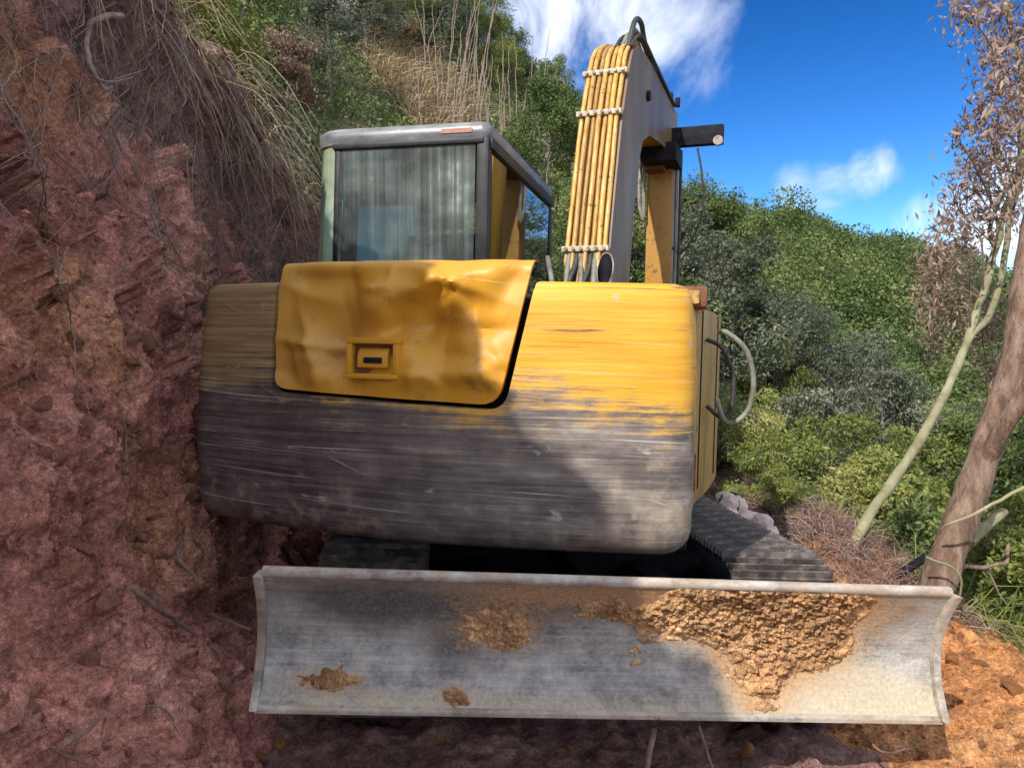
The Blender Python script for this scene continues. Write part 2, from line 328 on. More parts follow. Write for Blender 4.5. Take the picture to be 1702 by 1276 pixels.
def leafmat(name, stops, trans=.25, rough=.5, var=.35):
    m, n, l, b = newmat(name)
    a = nd(n, 'ShaderNodeAttribute'); a.attribute_name = 'tint'
    oi = nd(n, 'ShaderNodeObjectInfo')
    f = mth(n, l, 'ADD', mth(n, l, 'MULTIPLY', a.outputs['Fac'], 1 - var), mth(n, l, 'MULTIPLY', oi.outputs['Random'], var))
    col = ramp(n, l, f, stops)
    l.new(col, b.inputs['Base Color']); b.inputs['Roughness'].default_value = rough; b.inputs['Specular IOR Level'].default_value = .3
    tr = nd(n, 'ShaderNodeBsdfTranslucent'); l.new(col, tr.inputs[0])
    ms = nd(n, 'ShaderNodeMixShader'); ms.inputs[0].default_value = trans
    l.new(b.outputs[0], ms.inputs[1]); l.new(tr.outputs[0], ms.inputs[2])
    l.new(ms.outputs[0], n['Material Output'].inputs[0])
    return m
MAT['leaf_a'] = leafmat('broad_leaves', [(.05, (.036, .062, .018)), (.4, (.10, .15, .042)), (.7, (.19, .24, .078)), (.97, (.36, .37, .16))])
MAT['leaf_b'] = leafmat('yellowgreen_leaves', [(.05, (.08, .105, .024)), (.45, (.19, .23, .055)), (.75, (.33, .34, .10)), (.97, (.50, .46, .20))])
MAT['leaf_far'] = leafmat('far_canopy', [(.05, (.06, .095, .03)), (.45, (.135, .185, .055)), (.75, (.22, .265, .085)), (.97, (.36, .37, .15))])
MAT['leaf_c'] = leafmat('greygreen_leaves', [(.05, (.05, .062, .04)), (.45, (.115, .135, .085)), (.75, (.21, .225, .16)), (.97, (.36, .36, .29))])
MAT['leaf_d'] = leafmat('dry_leaves', [(.05, (.14, .085, .06)), (.4, (.29, .19, .14)), (.7, (.43, .31, .245)), (.97, (.58, .48, .38))])
MAT['straw'] = leafmat('dry_grass', [(.05, (.17, .115, .06)), (.4, (.34, .25, .14)), (.7, (.50, .40, .26)), (.97, (.66, .57, .42))], .15, .8)
MAT['straw_red'] = leafmat('root_fibre', [(.05, (.10, .06, .05)), (.4, (.24, .15, .125)), (.7, (.40, .28, .24)), (.97, (.60, .48, .43))], .1, .8)

# ------------------------------------------------------------------ mesh helpers
def link(o, parent=None):
    C.objects.link(o)
    if parent is not None: o.parent = parent
    return o
def mesh_np(name, v, f, uv=None, tint=None, smooth=True, sharp=None):
    me = bpy.data.meshes.new(name); v = np.asarray(v, np.float32)
    if isinstance(f, np.ndarray):
        k = f.shape[1]; me.vertices.add(len(v)); me.vertices.foreach_set('co', v.ravel())
        me.loops.add(f.size); me.loops.foreach_set('vertex_index', f.ravel().astype(np.int32))
        me.polygons.add(len(f)); me.polygons.foreach_set('loop_start', np.arange(0, f.size, k, dtype=np.int32))
        me.update(calc_edges=True)
    else:
        me.from_pydata([tuple(x) for x in v], [], f); me.update()
    if uv is not None:
        idx = np.empty(len(me.loops), np.int32); me.loops.foreach_get('vertex_index', idx)
        ul = me.uv_layers.new(name='UVMap'); ul.data.foreach_set('uv', np.asarray(uv, np.float32)[idx].ravel())
    if tint is not None:
        at_ = me.attributes.new('tint', 'FLOAT', 'POINT'); at_.data.foreach_set('value', np.asarray(tint, np.float32))
    me.polygons.foreach_set('use_smooth', np.full(len(me.polygons), smooth))
    if sharp: me.set_sharp_from_angle(angle=R(sharp))
    return me
class MB:
    def __init__(s): s.v, s.f, s.n = [], [], 0
    def add(s, v, f):
        v = np.asarray(v, float); s.v.append(v); s.f += [tuple(i + s.n for i in q) for q in f]; s.n += len(v); return s
    def box(s, lo, hi, M=None):
        (a, b, c), (d, e, h) = lo, hi
        v = np.array([(a, b, c), (d, b, c), (d, e, c), (a, e, c), (a, b, h), (d, b, h), (d, e, h), (a, e, h)], float)
        if M is not None: v = v @ np.array(M)[:3, :3].T + np.array(M)[:3, 3]
        return s.add(v, [(3, 2, 1, 0), (4, 5, 6, 7), (0, 1, 5, 4), (1, 2, 6, 5), (2, 3, 7, 6), (3, 0, 4, 7)])
    def tube(s, path, rad, seg=10, cap=True):
        P = np.asarray(path, float); n = len(P); rad = np.broadcast_to(rad, (n,))
        T = np.gradient(P, axis=0); T /= np.linalg.norm(T, axis=1)[:, None] + 1e-9
        ref = np.array([.3, .2, 1.]) if abs(T[0][2]) < .8 else np.array([1., .2, .1])
        vs = []
        N_ = np.cross(T[0], ref); N_ /= np.linalg.norm(N_)
        for i in range(n):
            N_ = N_ - T[i] * (N_ @ T[i]); N_ /= np.linalg.norm(N_) + 1e-9; B = np.cross(T[i], N_)
            a = np.arange(seg) / seg * 2 * np.pi
            vs.append(P[i] + rad[i] * (np.cos(a)[:, None] * N_ + np.sin(a)[:, None] * B))
        f = [(i * seg + j, i * seg + (j + 1) % seg, (i + 1) * seg + (j + 1) % seg, (i + 1) * seg + j) for i in range(n - 1) for j in range(seg)]
        if cap: f += [tuple(range(seg))[::-1], tuple((n - 1) * seg + j for j in range(seg))]
        return s.add(np.concatenate(vs), f)
    def prism(s, prof, a, b, axis=0):
        # prof: 2D outline; extruded along axis from a to b (axis 0: prof=(y,z))
        n = len(prof); v = []
        for t in (a, b):
            for p in prof:
                q = [0, 0, 0]; q[axis] = t; o = [i for i in range(3) if i != axis]; q[o[0]], q[o[1]] = p; v.append(q)
        f = [(i, (i + 1) % n, n + (i + 1) % n, n + i) for i in range(n)] + [tuple(range(n))[::-1], tuple(range(n, 2 * n))]
        return s.add(v, f)
    def obj(s, name, mat, parent=None, xf=None, bevel=0, sharp=38, smooth=True, uv=None):
        v = np.concatenate(s.v)
        if xf is not None: v = xf(v)
        me = mesh_np(name, v, s.f, smooth=smooth)
        bm = bmesh.new(); bm.from_mesh(me); bmesh.ops.recalc_face_normals(bm, faces=bm.faces)
        if bevel:
            ed = [e for e in bm.edges if len(e.link_faces) == 2 and e.calc_face_angle(0) > R(35)]
            bmesh.ops.bevel(bm, geom=ed, offset=bevel, segments=2, profile=.6, affect='EDGES', clamp_overlap=True)
        bm.to_mesh(me); bm.free()
        me.polygons.foreach_set('use_smooth', np.full(len(me.polygons), smooth))
        if smooth: me.set_sharp_from_angle(angle=R(sharp))
        me.materials.append(MAT[mat])
        return link(bpy.data.objects.new(name, me), parent)
def catmull(pts, n=8):
    P = np.asarray(pts, float); P = np.vstack([2 * P[0] - P[1], P, 2 * P[-1] - P[-2]]); out = []
    for i in range(1, len(P) - 2):
        t = np.linspace(0, 1, n, endpoint=False)[:, None]
        a, b, c, d = P[i - 1], P[i], P[i + 1], P[i + 2]
        out.append(.5 * (2 * b + (c - a) * t + (2 * a - 5 * b + 4 * c - d) * t * t + (3 * b - a - 3 * c + d) * t ** 3))
    return np.vstack(out + [P[-2][None]])
def tag(o, label=None, cat=None, group=None, kind=None):
    if label: o['label'] = label
    if cat: o['category'] = cat
    if group: o['group'] = group
    if kind: o['kind'] = kind
    return o
def empty(name, loc):
    o = bpy.data.objects.new(name, None); o.location = loc; o.empty_display_size = .2; return link(o)
def frame(O, yaw, slope=0.0, fslope=0.0):
    r = np.array([math.cos(yaw), -math.sin(yaw), slope]); f = np.array([math.sin(yaw), math.cos(yaw), fslope])
    r /= np.linalg.norm(r); f -= r * (f @ r); f /= np.linalg.norm(f); u = np.cross(r, f)
    M = np.stack([r, f, u], 1); O = np.asarray(O, float)
    return lambda v: np.asarray(v, float) @ M.T + O
# ================================================================== SETTING
def terrain(x, y):
    x = np.asarray(x, float); y = np.asarray(y, float)
    z = -0.035 * np.clip(x, -2, 2.4)
    # edge of the bench on the right: low berm, then falling into the gully
    e = 2.55 + 0.10 * np.clip(y - 4, -6, 8)
    z = z + 0.30 * np.exp(-((x - e + .55) / .5) ** 2) * sstep(3.6, 5.0, y) + 0.16 * np.exp(-((x - 2.3) / .7) ** 2) * sstep(2.0, 3.6, y)
    z = z - 0.42 * np.clip(x - e, 0, 9) - .05 * np.clip(x - e - 9, 0, 30)
    h = 0.62 * (y - 9.0) - 0.55 * (x - 1.0) - 0.85 * np.clip(x - 4.0, 0, None)
    h = np.minimum(h, np.interp(x, [-14, -4, -.5, 2, 6, 12], [24, 15.5, 11.3, 7.4, 4.8, 1.5]) + .02 * (y - 20))
    k = 1.2
    z = np.where(h - z > 8, h, z + np.log1p(np.exp(np.clip((h - z) * k, -40, 40))) / k * sstep(6.0, 9.0, y))
    far = sstep(32, 92, y)                       # hill across the gully
    ridge = 15.6 - .37 * (x - 33) + .9 * np.sin(x * .17) + .5 * np.sin(x * .43 + 1)
    ridge = np.clip(ridge, 7.5, 16.5)
    z = np.where(far > 0, np.maximum(z, -6 + (ridge + 6) * far), z)
    return z
def axis(lo, a, b, hi, fine, k=1.13):
    m = list(np.arange(a, b, fine)); s, p = fine, b; r = []
    while p < hi: r.append(p); s *= k; s = min(s, 12); p += s
    s, p = fine, a; l = []
    while True:
        s *= k; s = min(s, 12); p -= s
        if p < lo: break
        l.append(p)
    return np.array(l[::-1] + m + r + [hi])
xs, ys = axis(-160, -1.6, 4.2, 220, .024), axis(-60, 1.8, 6.0, 260, .024)
X, Y = np.meshgrid(xs, ys); px_, py_ = X.ravel(), Y.ravel()
Z = terrain(px_, py_)
pp = np.stack([px_, py_, np.zeros_like(px_)], 1)
near = np.exp(-np.clip(np.hypot(px_ - 1, py_ - 3.5) - 4, 0, None) / 3)
f1, f2, _ = worley(pp * 5.5 + fbm(pp * 3, 2)[:, None] * .4)
g1, g2, _ = worley(pp * 14)
under = sstep(.3, .9, np.abs(px_ - .2)) * .6 + .4
Z = Z + near * (fbm(pp * 1.7, 3) * .05 + (.5 - f1) * .085 * under + (.45 - g1) * .045 + fbm(pp * 16, 3, gain=.65) * .018) + (1 - near) * fbm(pp * .35, 4) * .35
v = np.stack([px_, py_, Z], 1)
nx, ny = len(xs), len(ys)
i = np.arange(nx * ny).reshape(ny, nx)
f = np.stack([i[:-1, :-1], i[:-1, 1:], i[1:, 1:], i[1:, :-1]], -1).reshape(-1, 4)
me = mesh_np('ground', v, f)
# soil on the bench, dark hillside soil elsewhere (different earth, two materials by place)
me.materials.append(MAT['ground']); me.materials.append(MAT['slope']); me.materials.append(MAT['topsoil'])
cx_, cy_ = v[f].mean(1)[:, 0], v[f].mean(1)[:, 1]
wob = fbm(np.stack([cx_, cy_, cx_ * 0], 1) * 2.2, 3) * .4
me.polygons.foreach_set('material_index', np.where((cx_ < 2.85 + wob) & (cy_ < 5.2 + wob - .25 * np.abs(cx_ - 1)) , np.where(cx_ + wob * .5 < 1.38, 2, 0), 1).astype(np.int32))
ground = link(bpy.data.objects.new('ground', me)); tag(ground, 'orange earth bench under the excavator and the slopes around it', kind='structure')

# --- cut bank on the left
def crest(y):
    return np.interp(y, [-9, -3, -.6, 1.0, 2.2, 3.3, 4.6, 5.5, 6.5, 7.6, 9, 12], [4.95, 4.85, 4.72, 4.28, 3.80, 3.62, 3.42, 3.05, 2.58, 2.0, 1.4, .6])
prof_h = np.array([-.12, 0, .25, .6, 1.0, 1.6, 2.3, 3.0, 3.6, 5.0])
prof_x = np.array([-.86, -.98, -1.17, -1.40, -1.56, -1.70, -1.83, -1.95, -2.03, -2.10])
def bank_pt(y, s):
    """s in 0..1 up the face, 1..2 over the top"""
    zc = crest(y); fs = np.clip(s, 0, 1)
    z = -.12 + fs * (zc + .12)
    x = np.interp(z, prof_h, prof_x)
    x = x + .10 * np.clip(y - 4.2, 0, 3) - .05 * np.clip(2.5 - y, 0, 6)
    o = np.clip(s - 1, 0, 1)
    return np.stack([x - o * 10, y, z + (o * 10) * .30 * sstep(0, .15, o) + o * .1], 1)
yl = np.concatenate([np.arange(-9, 1.3, .12), np.arange(1.3, 6.2, .0165), np.arange(6.2, 8, .035), np.arange(8, 12.1, .1)])
sl_ = np.concatenate([np.linspace(0, 1, 262), 1 + np.linspace(0, 1, 42)[1:] ** 2])
YY, SS = np.meshgrid(yl, sl_); yy, ss = YY.ravel(), SS.ravel()
P = bank_pt(yy, ss)
q = P.copy()
q2 = q + fbm(q * 1.5, 3)[:, None] * np.array([.25, .5, .5])
a1, a2, aid = worley(q2 * np.array([1.6, 1.9, 2.3])); b1, b2, bid = worley(q2 * 5.2 + 3); c1, c2, cid = worley(q * 13 + fbm(q * 6, 2)[:, None] * .5)
rid = fbm(q * np.array([1.2, 1.2, .55]), 4)
qr = np.stack([q[:, 0], q[:, 1] * .86 + q[:, 2] * .5, q[:, 2] * .86 - q[:, 1] * .5], 1)       # strata dip away
fa = facets(qr * np.array([2.2, 3.4, 1.7]) + fbm(q * 1.3, 2)[:, None] * .5); fb = facets(qr * np.array([6, 8.5, 5.0]) + fbm(q * 4, 2)[:, None] * .4); fc_ = facets(q * 17)
d = rid * .18 + fa * .17 + fb * .050 * (.6 + .4 * sstep(-.2, .3, rid)) + fc_ * .014 + (.5 - b1) * .03 + fbm(q * 20, 3, gain=.65) * .012
over = np.exp(-((ss - .97) / .07) ** 2) * .13                     # the rooty turf overhangs a little
d = d * np.where(ss > 1, .5, 1) * sstep(0, .06, ss) + over
# keep clear of the machine, which stands close to the bank
dirx = np.where(ss > 1, .2, 1.0)
P[:, 0] += d * dirx * .9; P[:, 2] += d * np.where(ss > 1, .8, .35)
lim = np.where((yy > 2.6) & (yy < 7), -1.47 + .255 * np.clip(yy - 3.15, 0, 9) , 9)
P[:, 0] = np.where((P[:, 2] > .75) & (P[:, 2] < 2.6), np.minimum(P[:, 0], lim), P[:, 0])
nx, ny = len(yl), len(sl_); i = np.arange(nx * ny).reshape(ny, nx)
f = np.stack([i[:-1, :-1], i[:-1, 1:], i[1:, 1:], i[1:, :-1]], -1).reshape(-1, 4)
me = mesh_np('earth_bank', P, f)
me.materials.append(MAT['bank']); me.materials.append(MAT['topsoil'])
fs = ss[f].mean(1); fy = yy[f].mean(1); fz = P[f].mean(1)
dep = crest(fy) - fz[:, 2] + fbm(fz * 1.8, 3) * .35
me.polygons.foreach_set('material_index', np.where((dep < .55 + .12 * (fy - 2)) & (fy > 2.2) | (fs > 1), 1, 0).astype(np.int32))
bank = link(bpy.data.objects.new('earth_bank', me)); tag(bank, 'tall cut bank of red earth on the left', kind='structure')
BP = P.reshape(ny, nx, 3); P_bank = P
def bank_at(px, py, lift=0.0):
    """point of the bank surface seen at a picture position"""
    d = ray(px, py); d = d / np.linalg.norm(d)
    W = P - CAM; t = W @ d; e = np.linalg.norm(W - t[:, None] * d, axis=1) + np.where(t < .3, 99, 0)
    c = np.where(e < .03)[0]
    k = c[np.argmin(t[c])] if len(c) else np.argmin(e)
    return P[k] + np.array([1, -.3, .25]) * lift
# stones and clods stuck in the bank: parts of it
def rock(seed, n=3, rough=.35):
    bm = bmesh.new(); bmesh.ops.create_icosphere(bm, subdivisions=n - 1, radius=1)
    V = np.array([v.co for v in bm.verts]); r_ = np.random.default_rng(seed)
    for _ in range(7):                                           # knock flats off
        nrm = r_.normal(size=3); nrm /= np.linalg.norm(nrm); dd = V @ nrm; lim_ = r_.uniform(.5, .8)
        V = V - np.outer(np.clip(dd - lim_, 0, None) * .9, nrm)
    V = V * (1 + .5 * rough * fbm(V * 1.3 + seed, 2)[:, None]) * r_.uniform(.65, 1.2, 3)
    for v_, c_ in zip(bm.verts, V): v_.co = c_
    m_ = bpy.data.meshes.new('stone'); bm.to_mesh(m_); bm.free(); return m_
ROCKS = [rock(k) for k in range(6)]
for m_ in ROCKS: m_.materials.append(MAT['stone'])
CLODS = [rock(40 + k, 3, .6) for k in range(6)]
for m_ in CLODS: m_.materials.append(MAT['bank'])
r_ = np.random.default_rng(5)
def put_rock(pos, size, meshes, parent, name='stone'):
    o = bpy.data.objects.new(name, meshes[r_.integers(len(meshes))]); link(o, parent)
    o.location = pos; o.rotation_euler = r_.uniform(0, 6.3, 3); o.scale = size * r_.uniform(.7, 1.2, 3); return o
for (px, py, s) in [(85, 485, .06), (30, 170, .045), (565, 0, .05), (225, 300, .04), (150, 700, .05), (300, 520, .05), (330, 300, .06), (55, 380, .04), (130, 560, .05), (240, 900, .045), (80, 660, .05), (190, 1000, .06), (150, 900, .04)]:
    put_rock(bank_at(px, py), s * .8, CLODS, bank)
sel = np.where((yy > 1.7) & (yy < 5.5) & (ss < .8) & (ss > .02))[0]
for k in r_.choice(sel, 230):
    s = float(np.exp(r_.normal(-3.6, .45)))
    put_rock(P[k] - np.array([s * .25, 0, 0]), s, CLODS, bank, 'clod' if 0 else 'stone')
# clods lying on the bench
OCL = [m_.copy() for m_ in CLODS]
for m_ in OCL: m_.materials.clear(); m_.materials.append(MAT['ground'])
def gz(x, y):
    k = np.argmin((px_ - x) ** 2 + (py_ - y) ** 2); return float(v_ground[k])
v_ground = Z
for k in range(150):
    if k < 110: x, y = r_.uniform(1.35, 2.9), r_.uniform(2.2, 4.4)
    else: x, y = r_.uniform(-1.1, 1.4), r_.uniform(2.1, 3.0)
    s = float(np.exp(r_.normal(-3.9, .45)))
    put_rock((x, y, gz(x, y) + s * .2), s, OCL, ground, 'stone')
# ================================================================== EXCAVATOR
EX = empty('excavator', (0.17, 4.45, 0))
tag(EX, 'worn yellow excavator with dented engine hood and dozer blade, seen from behind', 'excavator')
OFF = np.array([0.17, 4.45, 0])
YU = R(14.6)
_u = frame((-.34, 2.97, 0), YU, -.024, 0)
_c = frame((.17, 4.45, 0), R(-4.5), -.042, 0)
_b = frame((.37, 4.36, 0), R(21), -.024, 0)
U = lambda v: _u(v) - OFF
UC = lambda v: _c(v) - OFF
BO = lambda v: _b(v) - OFF

# --- curved shell: S(s, t) runs round the rear in plan (s) and up its section (t)
def plan_curve(hw, sag, rc, side):
    Rr = (hw * hw + sag * sag) / (2 * sag)
    a = math.asin((hw - rc * .75) / Rr); th = np.linspace(-a, a, 90)
    arc = np.stack([Rr * np.sin(th), -sag + Rr * (1 - np.cos(th))], 1)
    # corner: continue turning to the flank direction
    def corner(p, ang, sgn):
        out = [p]; n = 14; da = (math.pi / 2 - ang) / n; cur = p.copy(); h = ang
        for k in range(n):
            h += da; cur = cur + rc * da * np.array([sgn * math.cos(h - da / 2), math.sin(h - da / 2)]); out.append(cur.copy())
        for k in range(1, 20): out.append(cur + np.array([0, side * k / 19]))
        return np.array(out[1:])
    rr = corner(arc[-1].copy(), a, 1); ll = corner(arc[0].copy(), a, -1)
    pl = np.vstack([ll[::-1], arc, rr]); dl = np.linalg.norm(np.diff(pl, axis=0), axis=1); s = np.concatenate([[0], np.cumsum(dl)])
    mid = np.interp(0, pl[len(ll):len(ll) + 90, 0], s[len(ll):len(ll) + 90]); s = s - mid
    tg = np.gradient(pl, axis=0); tg /= np.linalg.norm(tg, axis=1)[:, None]
    return s, pl, np.stack([tg[:, 1], -tg[:, 0]], 1)
CS, CP, CN = plan_curve(1.062, .165, .12, .50); CP[:, 0] -= .054
def profile(z0, z1, rb, rt, lean=.02, ins=.115):
    pts = [(ins, z0 + .005)]
    for a in np.linspace(0, 90, 9): pts.append((rb * (1 - math.sin(R(a))), z0 + rb * (1 - math.cos(R(a)))))
    for k in np.linspace(0, 1, 9)[1:-1]: pts.append((lean * k * k - .012 * math.sin(math.pi * k), z0 + rb + (z1 - rt - z0 - rb) * k))
    for a in np.linspace(0, 90, 7): pts.append((lean + rt * (1 - math.cos(R(a))), z1 - rt + rt * math.sin(R(a))))
    pts.append((ins, z1 + .001)); p = np.array(pts)
    t = np.concatenate([[0], np.cumsum(np.linalg.norm(np.diff(p, axis=0), axis=1))])
    return t, p
def S(prof, s, t, off, z0):
    T, PR = prof
    x = np.interp(s, CS, CP[:, 0]); y = np.interp(s, CS, CP[:, 1]); nx_ = np.interp(s, CS, CN[:, 0]); ny_ = np.interp(s, CS, CN[:, 1])
    l = np.hypot(nx_, ny_); nx_, ny_ = nx_ / l, ny_ / l
    ins = np.interp(t, T, PR[:, 0]); z = np.interp(t, T, PR[:, 1])
    return np.stack([x + nx_ * (off - ins), y + ny_ * (off - ins), z], 1), np.stack([s, z - z0], 1)
def round_poly(pts, rads, n=6):
    out = []; m_ = len(pts)
    for k in range(m_):
        p = np.array(pts[k], float); r = rads[k]
        if r <= 0: out.append(p); continue
        a = np.array(pts[k - 1], float) - p; b = np.array(pts[(k + 1) % m_], float) - p
        a /= np.linalg.norm(a); b /= np.linalg.norm(b)
        p0, p1 = p + a * r, p + b * r
        for t in np.linspace(0, 1, n): out.append((1 - t) ** 2 * p0 + 2 * t * (1 - t) * p + t * t * p1)
    return out
def panel(name, poly, prof, z0, mat, parent, ds, dt, lip, depth, disp=None):
    bm = bmesh.new(); vs = [bm.verts.new((p[0], p[1], 0)) for p in poly]; fc = bm.faces.new(vs)
    lay = bm.verts.layers.float.new('edge')
    bmesh.ops.inset_region(bm, faces=[fc], thickness=lip * .5, use_even_offset=True)
    inner = [f_ for f_ in bm.faces if len(f_.verts) > 4]
    bmesh.ops.inset_region(bm, faces=inner, thickness=lip * .8, use_even_offset=True)
    rings = {}
    for v_ in bm.verts: v_[lay] = 0
    bord = [e for e in bm.edges if len(e.link_faces) == 1]
    outer = {v_ for e in bord for v_ in e.verts}
    for v_ in outer: v_[lay] = 1.0
    for v_ in outer:
        for e in v_.link_edges:
            o = e.other_vert(v_)
            if o not in outer: o[lay] = .25
    bmesh.ops.triangulate(bm, faces=[f_ for f_ in bm.faces if len(f_.verts) > 4])
    P_ = np.array(poly); lo, hi = P_.min(0), P_.max(0)
    for k in np.arange(lo[0] + ds * .37, hi[0], ds):
        bmesh.ops.bisect_plane(bm, geom=bm.verts[:] + bm.edges[:] + bm.faces[:], dist=1e-5, plane_co=(k, 0, 0), plane_no=(1, 0, 0))
    for k in np.arange(lo[1] + dt * .37, hi[1], dt):
        bmesh.ops.bisect_plane(bm, geom=bm.verts[:] + bm.edges[:] + bm.faces[:], dist=1e-5, plane_co=(0, k, 0), plane_no=(0, 1, 0))
    # skirt
    bord = [e for e in bm.edges if len(e.link_faces) == 1]
    ex = bmesh.ops.extrude_edge_only(bm, edges=bord)
    nv = [x for x in ex['geom'] if isinstance(x, bmesh.types.BMVert)]
    for x in nv: x[lay] = 2.0
    st_ = np.array([x.co[:2] for x in bm.verts]); ed = np.array([x[lay] for x in bm.verts])
    off = np.where(ed > 1.5, -depth, -lip * ed)
    if disp is not None: off = off + disp(st_[:, 0], np.interp(st_[:, 1], prof[0], prof[1][:, 1])) * np.where(ed > 1.5, .6, 1)
    P3, uv = S(prof, st_[:, 0], st_[:, 1], off, z0)
    P3 = U(P3)
    for x, c_ in zip(bm.verts, P3): x.co = c_
    bmesh.ops.recalc_face_normals(bm, faces=bm.faces)
    me = bpy.data.meshes.new(name); bm.to_mesh(me)
    idx = np.empty(len(me.loops), np.int32); me.loops.foreach_get('vertex_index', idx)
    ul = me.uv_layers.new(name='UVMap'); ul.data.foreach_set('uv', uv.astype(np.float32)[idx].ravel())
    bm.free(); me.polygons.foreach_set('use_smooth', np.full(len(me.polygons), True)); me.set_sharp_from_angle(angle=R(50))
    me.materials.append(MAT[mat]); return link(bpy.data.objects.new(name, me), parent)
Z0, Z1 = .832, 1.845
pr = profile(Z0, Z1, .11, .055)
tz = lambda z: float(np.interp(z, pr[1][:, 1], pr[0]))
TT = pr[0][-1]; SE = CS[-1]; SB = CS[0]
zb = 1.365                                    # bottom of the door opening
out = round_poly([(SB, .02), (SE - .03, .02), (SE - .03, TT), (.500, TT), (.380, tz(zb)), (-.628, tz(zb + .035)), (-.624, TT), (SB, TT)],
                 [0, 0, 0, .03, .07, .05, 0, 0])
def dcw(s, z):
    p = np.stack([s * 1.4, z * 2.0, s * 0 + 4], 1); return fbm(p, 3) * .012 + fbm(np.stack([s * 2, z * 9, s * 0], 1), 3) * .003
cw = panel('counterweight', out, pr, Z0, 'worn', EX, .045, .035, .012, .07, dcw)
tag(cw, 'counterweight, yellow above and scraped to grey metal below')
# engine hood door: bigger, bulged and dented
prh = profile(Z0, 1.925, .11, .05)
th_ = lambda z: float(np.interp(z, prh[1][:, 1], prh[0]))
TH = prh[0][-1]
hood = round_poly([(-.611, th_(zb + .050)), (.356, th_(zb + .018)), (.488, TH), (.24, TH), (.02, TH), (-.08, TH - .045), (-.598, TH - .065)], [.075, .075, .02, 0, .1, .1, .02])
def dhood(s, z):
    zz = z - 1.4; s = s - .043
    p = np.stack([s * 2.6, zz * 3.2, s * 0 + 1.7], 1); wv = p + .35 * np.stack([fbm(p + 9, 2), fbm(p + 19, 2), s * 0], 1)
    d_ = fbm(p * .8, 2) * .012 - .014
    rh = np.random.default_rng(12)
    wob_ = fbm(np.stack([s * 6, zz * 6, s * 0], 1), 2) * .02
    for k in range(38):                                       # sharp folds of beaten sheet steel
        a_ = rh.uniform(0, math.pi); c0, c1_ = rh.uniform(-.6, .42), rh.uniform(.03, .5); r0_ = rh.choice([.04, .06, .09, .13, .19])
        t_ = (s - c0) * math.sin(a_) + (zz - c1_) * math.cos(a_) + wob_; l_ = (s - c0) * math.cos(a_) - (zz - c1_) * math.sin(a_)
        d_ = d_ + rh.choice([-1, 1]) * rh.uniform(.30, .60) * (np.abs(t_) - r0_ * .3) * np.exp(-(t_ / r0_) ** 2 - (l_ / (r0_ * 1.4)) ** 2)
    # big push-in above the latch with a crease that runs up right
    d_ -= .050 * np.exp(-(((s + .28) / .28) ** 2 + ((zz - .24) / .15) ** 2))
    d_ += .020 * np.exp(-(((s - .15) / .12) ** 2 + ((zz - .22) / .2) ** 2))
    d_ -= .030 * np.exp(-(((s - .02 - (zz - .25) * .4) / .045) ** 2)) * sstep(.1, .3, zz)
    d_ += .016 * np.exp(-(((zz - .135 + .12 * s) / .02) ** 2)) * sstep(.1, -.2, s)
    d_ = d_ * (1 - .93 * np.exp(-((((s + .175) / .155) ** 2 + ((z - 1.545) / .115) ** 2)) ** 2))
    edge = sstep(0, .10, z - zb - .04) * (.25 + .75 * sstep(0, .09, s + .655)) * (.35 + .65 * sstep(0, .10, .36 + (z - 1.385) * .24 - s)) * (.45 + .55 * sstep(0, .08, 1.91 - z))
    return -.010 + d_ * (.25 + .75 * edge) + .010 * sstep(.05, .4, s) * sstep(1.5, 1.9, z)
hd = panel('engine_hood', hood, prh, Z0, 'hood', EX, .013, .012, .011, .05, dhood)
tag(hd, 'dented yellow engine hood door with a sunken latch')
def on_hood(s, z, off):
    T, PR = prh; t = np.interp(z, PR[:, 1], T); return S(prh, np.atleast_1d(s).astype(float), np.atleast_1d(t).astype(float), np.atleast_1d(off + dhood(np.atleast_1d(s), np.atleast_1d(z)).mean()), Z0)[0]
lc = on_hood(-.132, 1.545, .014)[0]
def LX(v): return U(np.asarray(v) + lc)
fr = MB()
for (x0, x1, z0_, z1_) in ((-.105, .105, .055, .078), (-.105, .105, -.078, -.058), (-.105, -.085, -.058, .055), (.085, .105, -.058, .055)):
    fr.box((x0, -.012, z0_), (x1, .05, z1_))
lf_ = fr.obj('latch_frame', 'hood', hd, LX, .004)
MB().box((-.084, .022, -.057), (.084, .05, .054)).obj('latch_recess', 'rust', hd, LX)
MB().prism([(-.004, .012), (.012, .038), (.018, .038), (.018, -.040), (-.006, -.034)], -.062, .062).obj('latch_handle', 'hood', hd, LX, .003)
MB().box((-.035, -.010, -.018), (.040, .012, .004)).obj('latch_slot', 'black', hd, LX, .002)
# engine bay body behind the door, floor plate, right side panels
MB().box((-.92, .10, .90), (.92, 1.3, 1.80)).obj('engine_bay', 'black', EX, U, .02)
MB().box((-.98, .35, .78), (.98, 2.35, .93)).obj('turntable_frame', 'black', EX, U, .02)
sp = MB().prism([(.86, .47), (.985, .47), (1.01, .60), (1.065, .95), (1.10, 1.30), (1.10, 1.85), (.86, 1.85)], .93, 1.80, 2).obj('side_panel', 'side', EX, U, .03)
for (f0, z0_, z1_) in ((.60, 1.0, 1.78), (1.1, 1.0, 1.78)):
    MB().box((.98, f0, z0_), (1.016 + (f0 - .6) * .14 , f0 + .02, z1_)).obj('panel_seam', 'black', sp, U)
MB().box((.97, .53, 1.0), (1.004, .565, 1.16)).obj('drain_slot', 'rust', sp, U)
MB().box((.93, .34, 1.78), (1.03, .56, 1.865)).obj('hood_hinge', 'rust', EX, U, .012)
MB().prism([(.30, 1.79), (.62, 1.79), (.60, 1.835), (.34, 1.85)], .55, 1.0).obj('hood_rim', 'side', EX, U, .01)
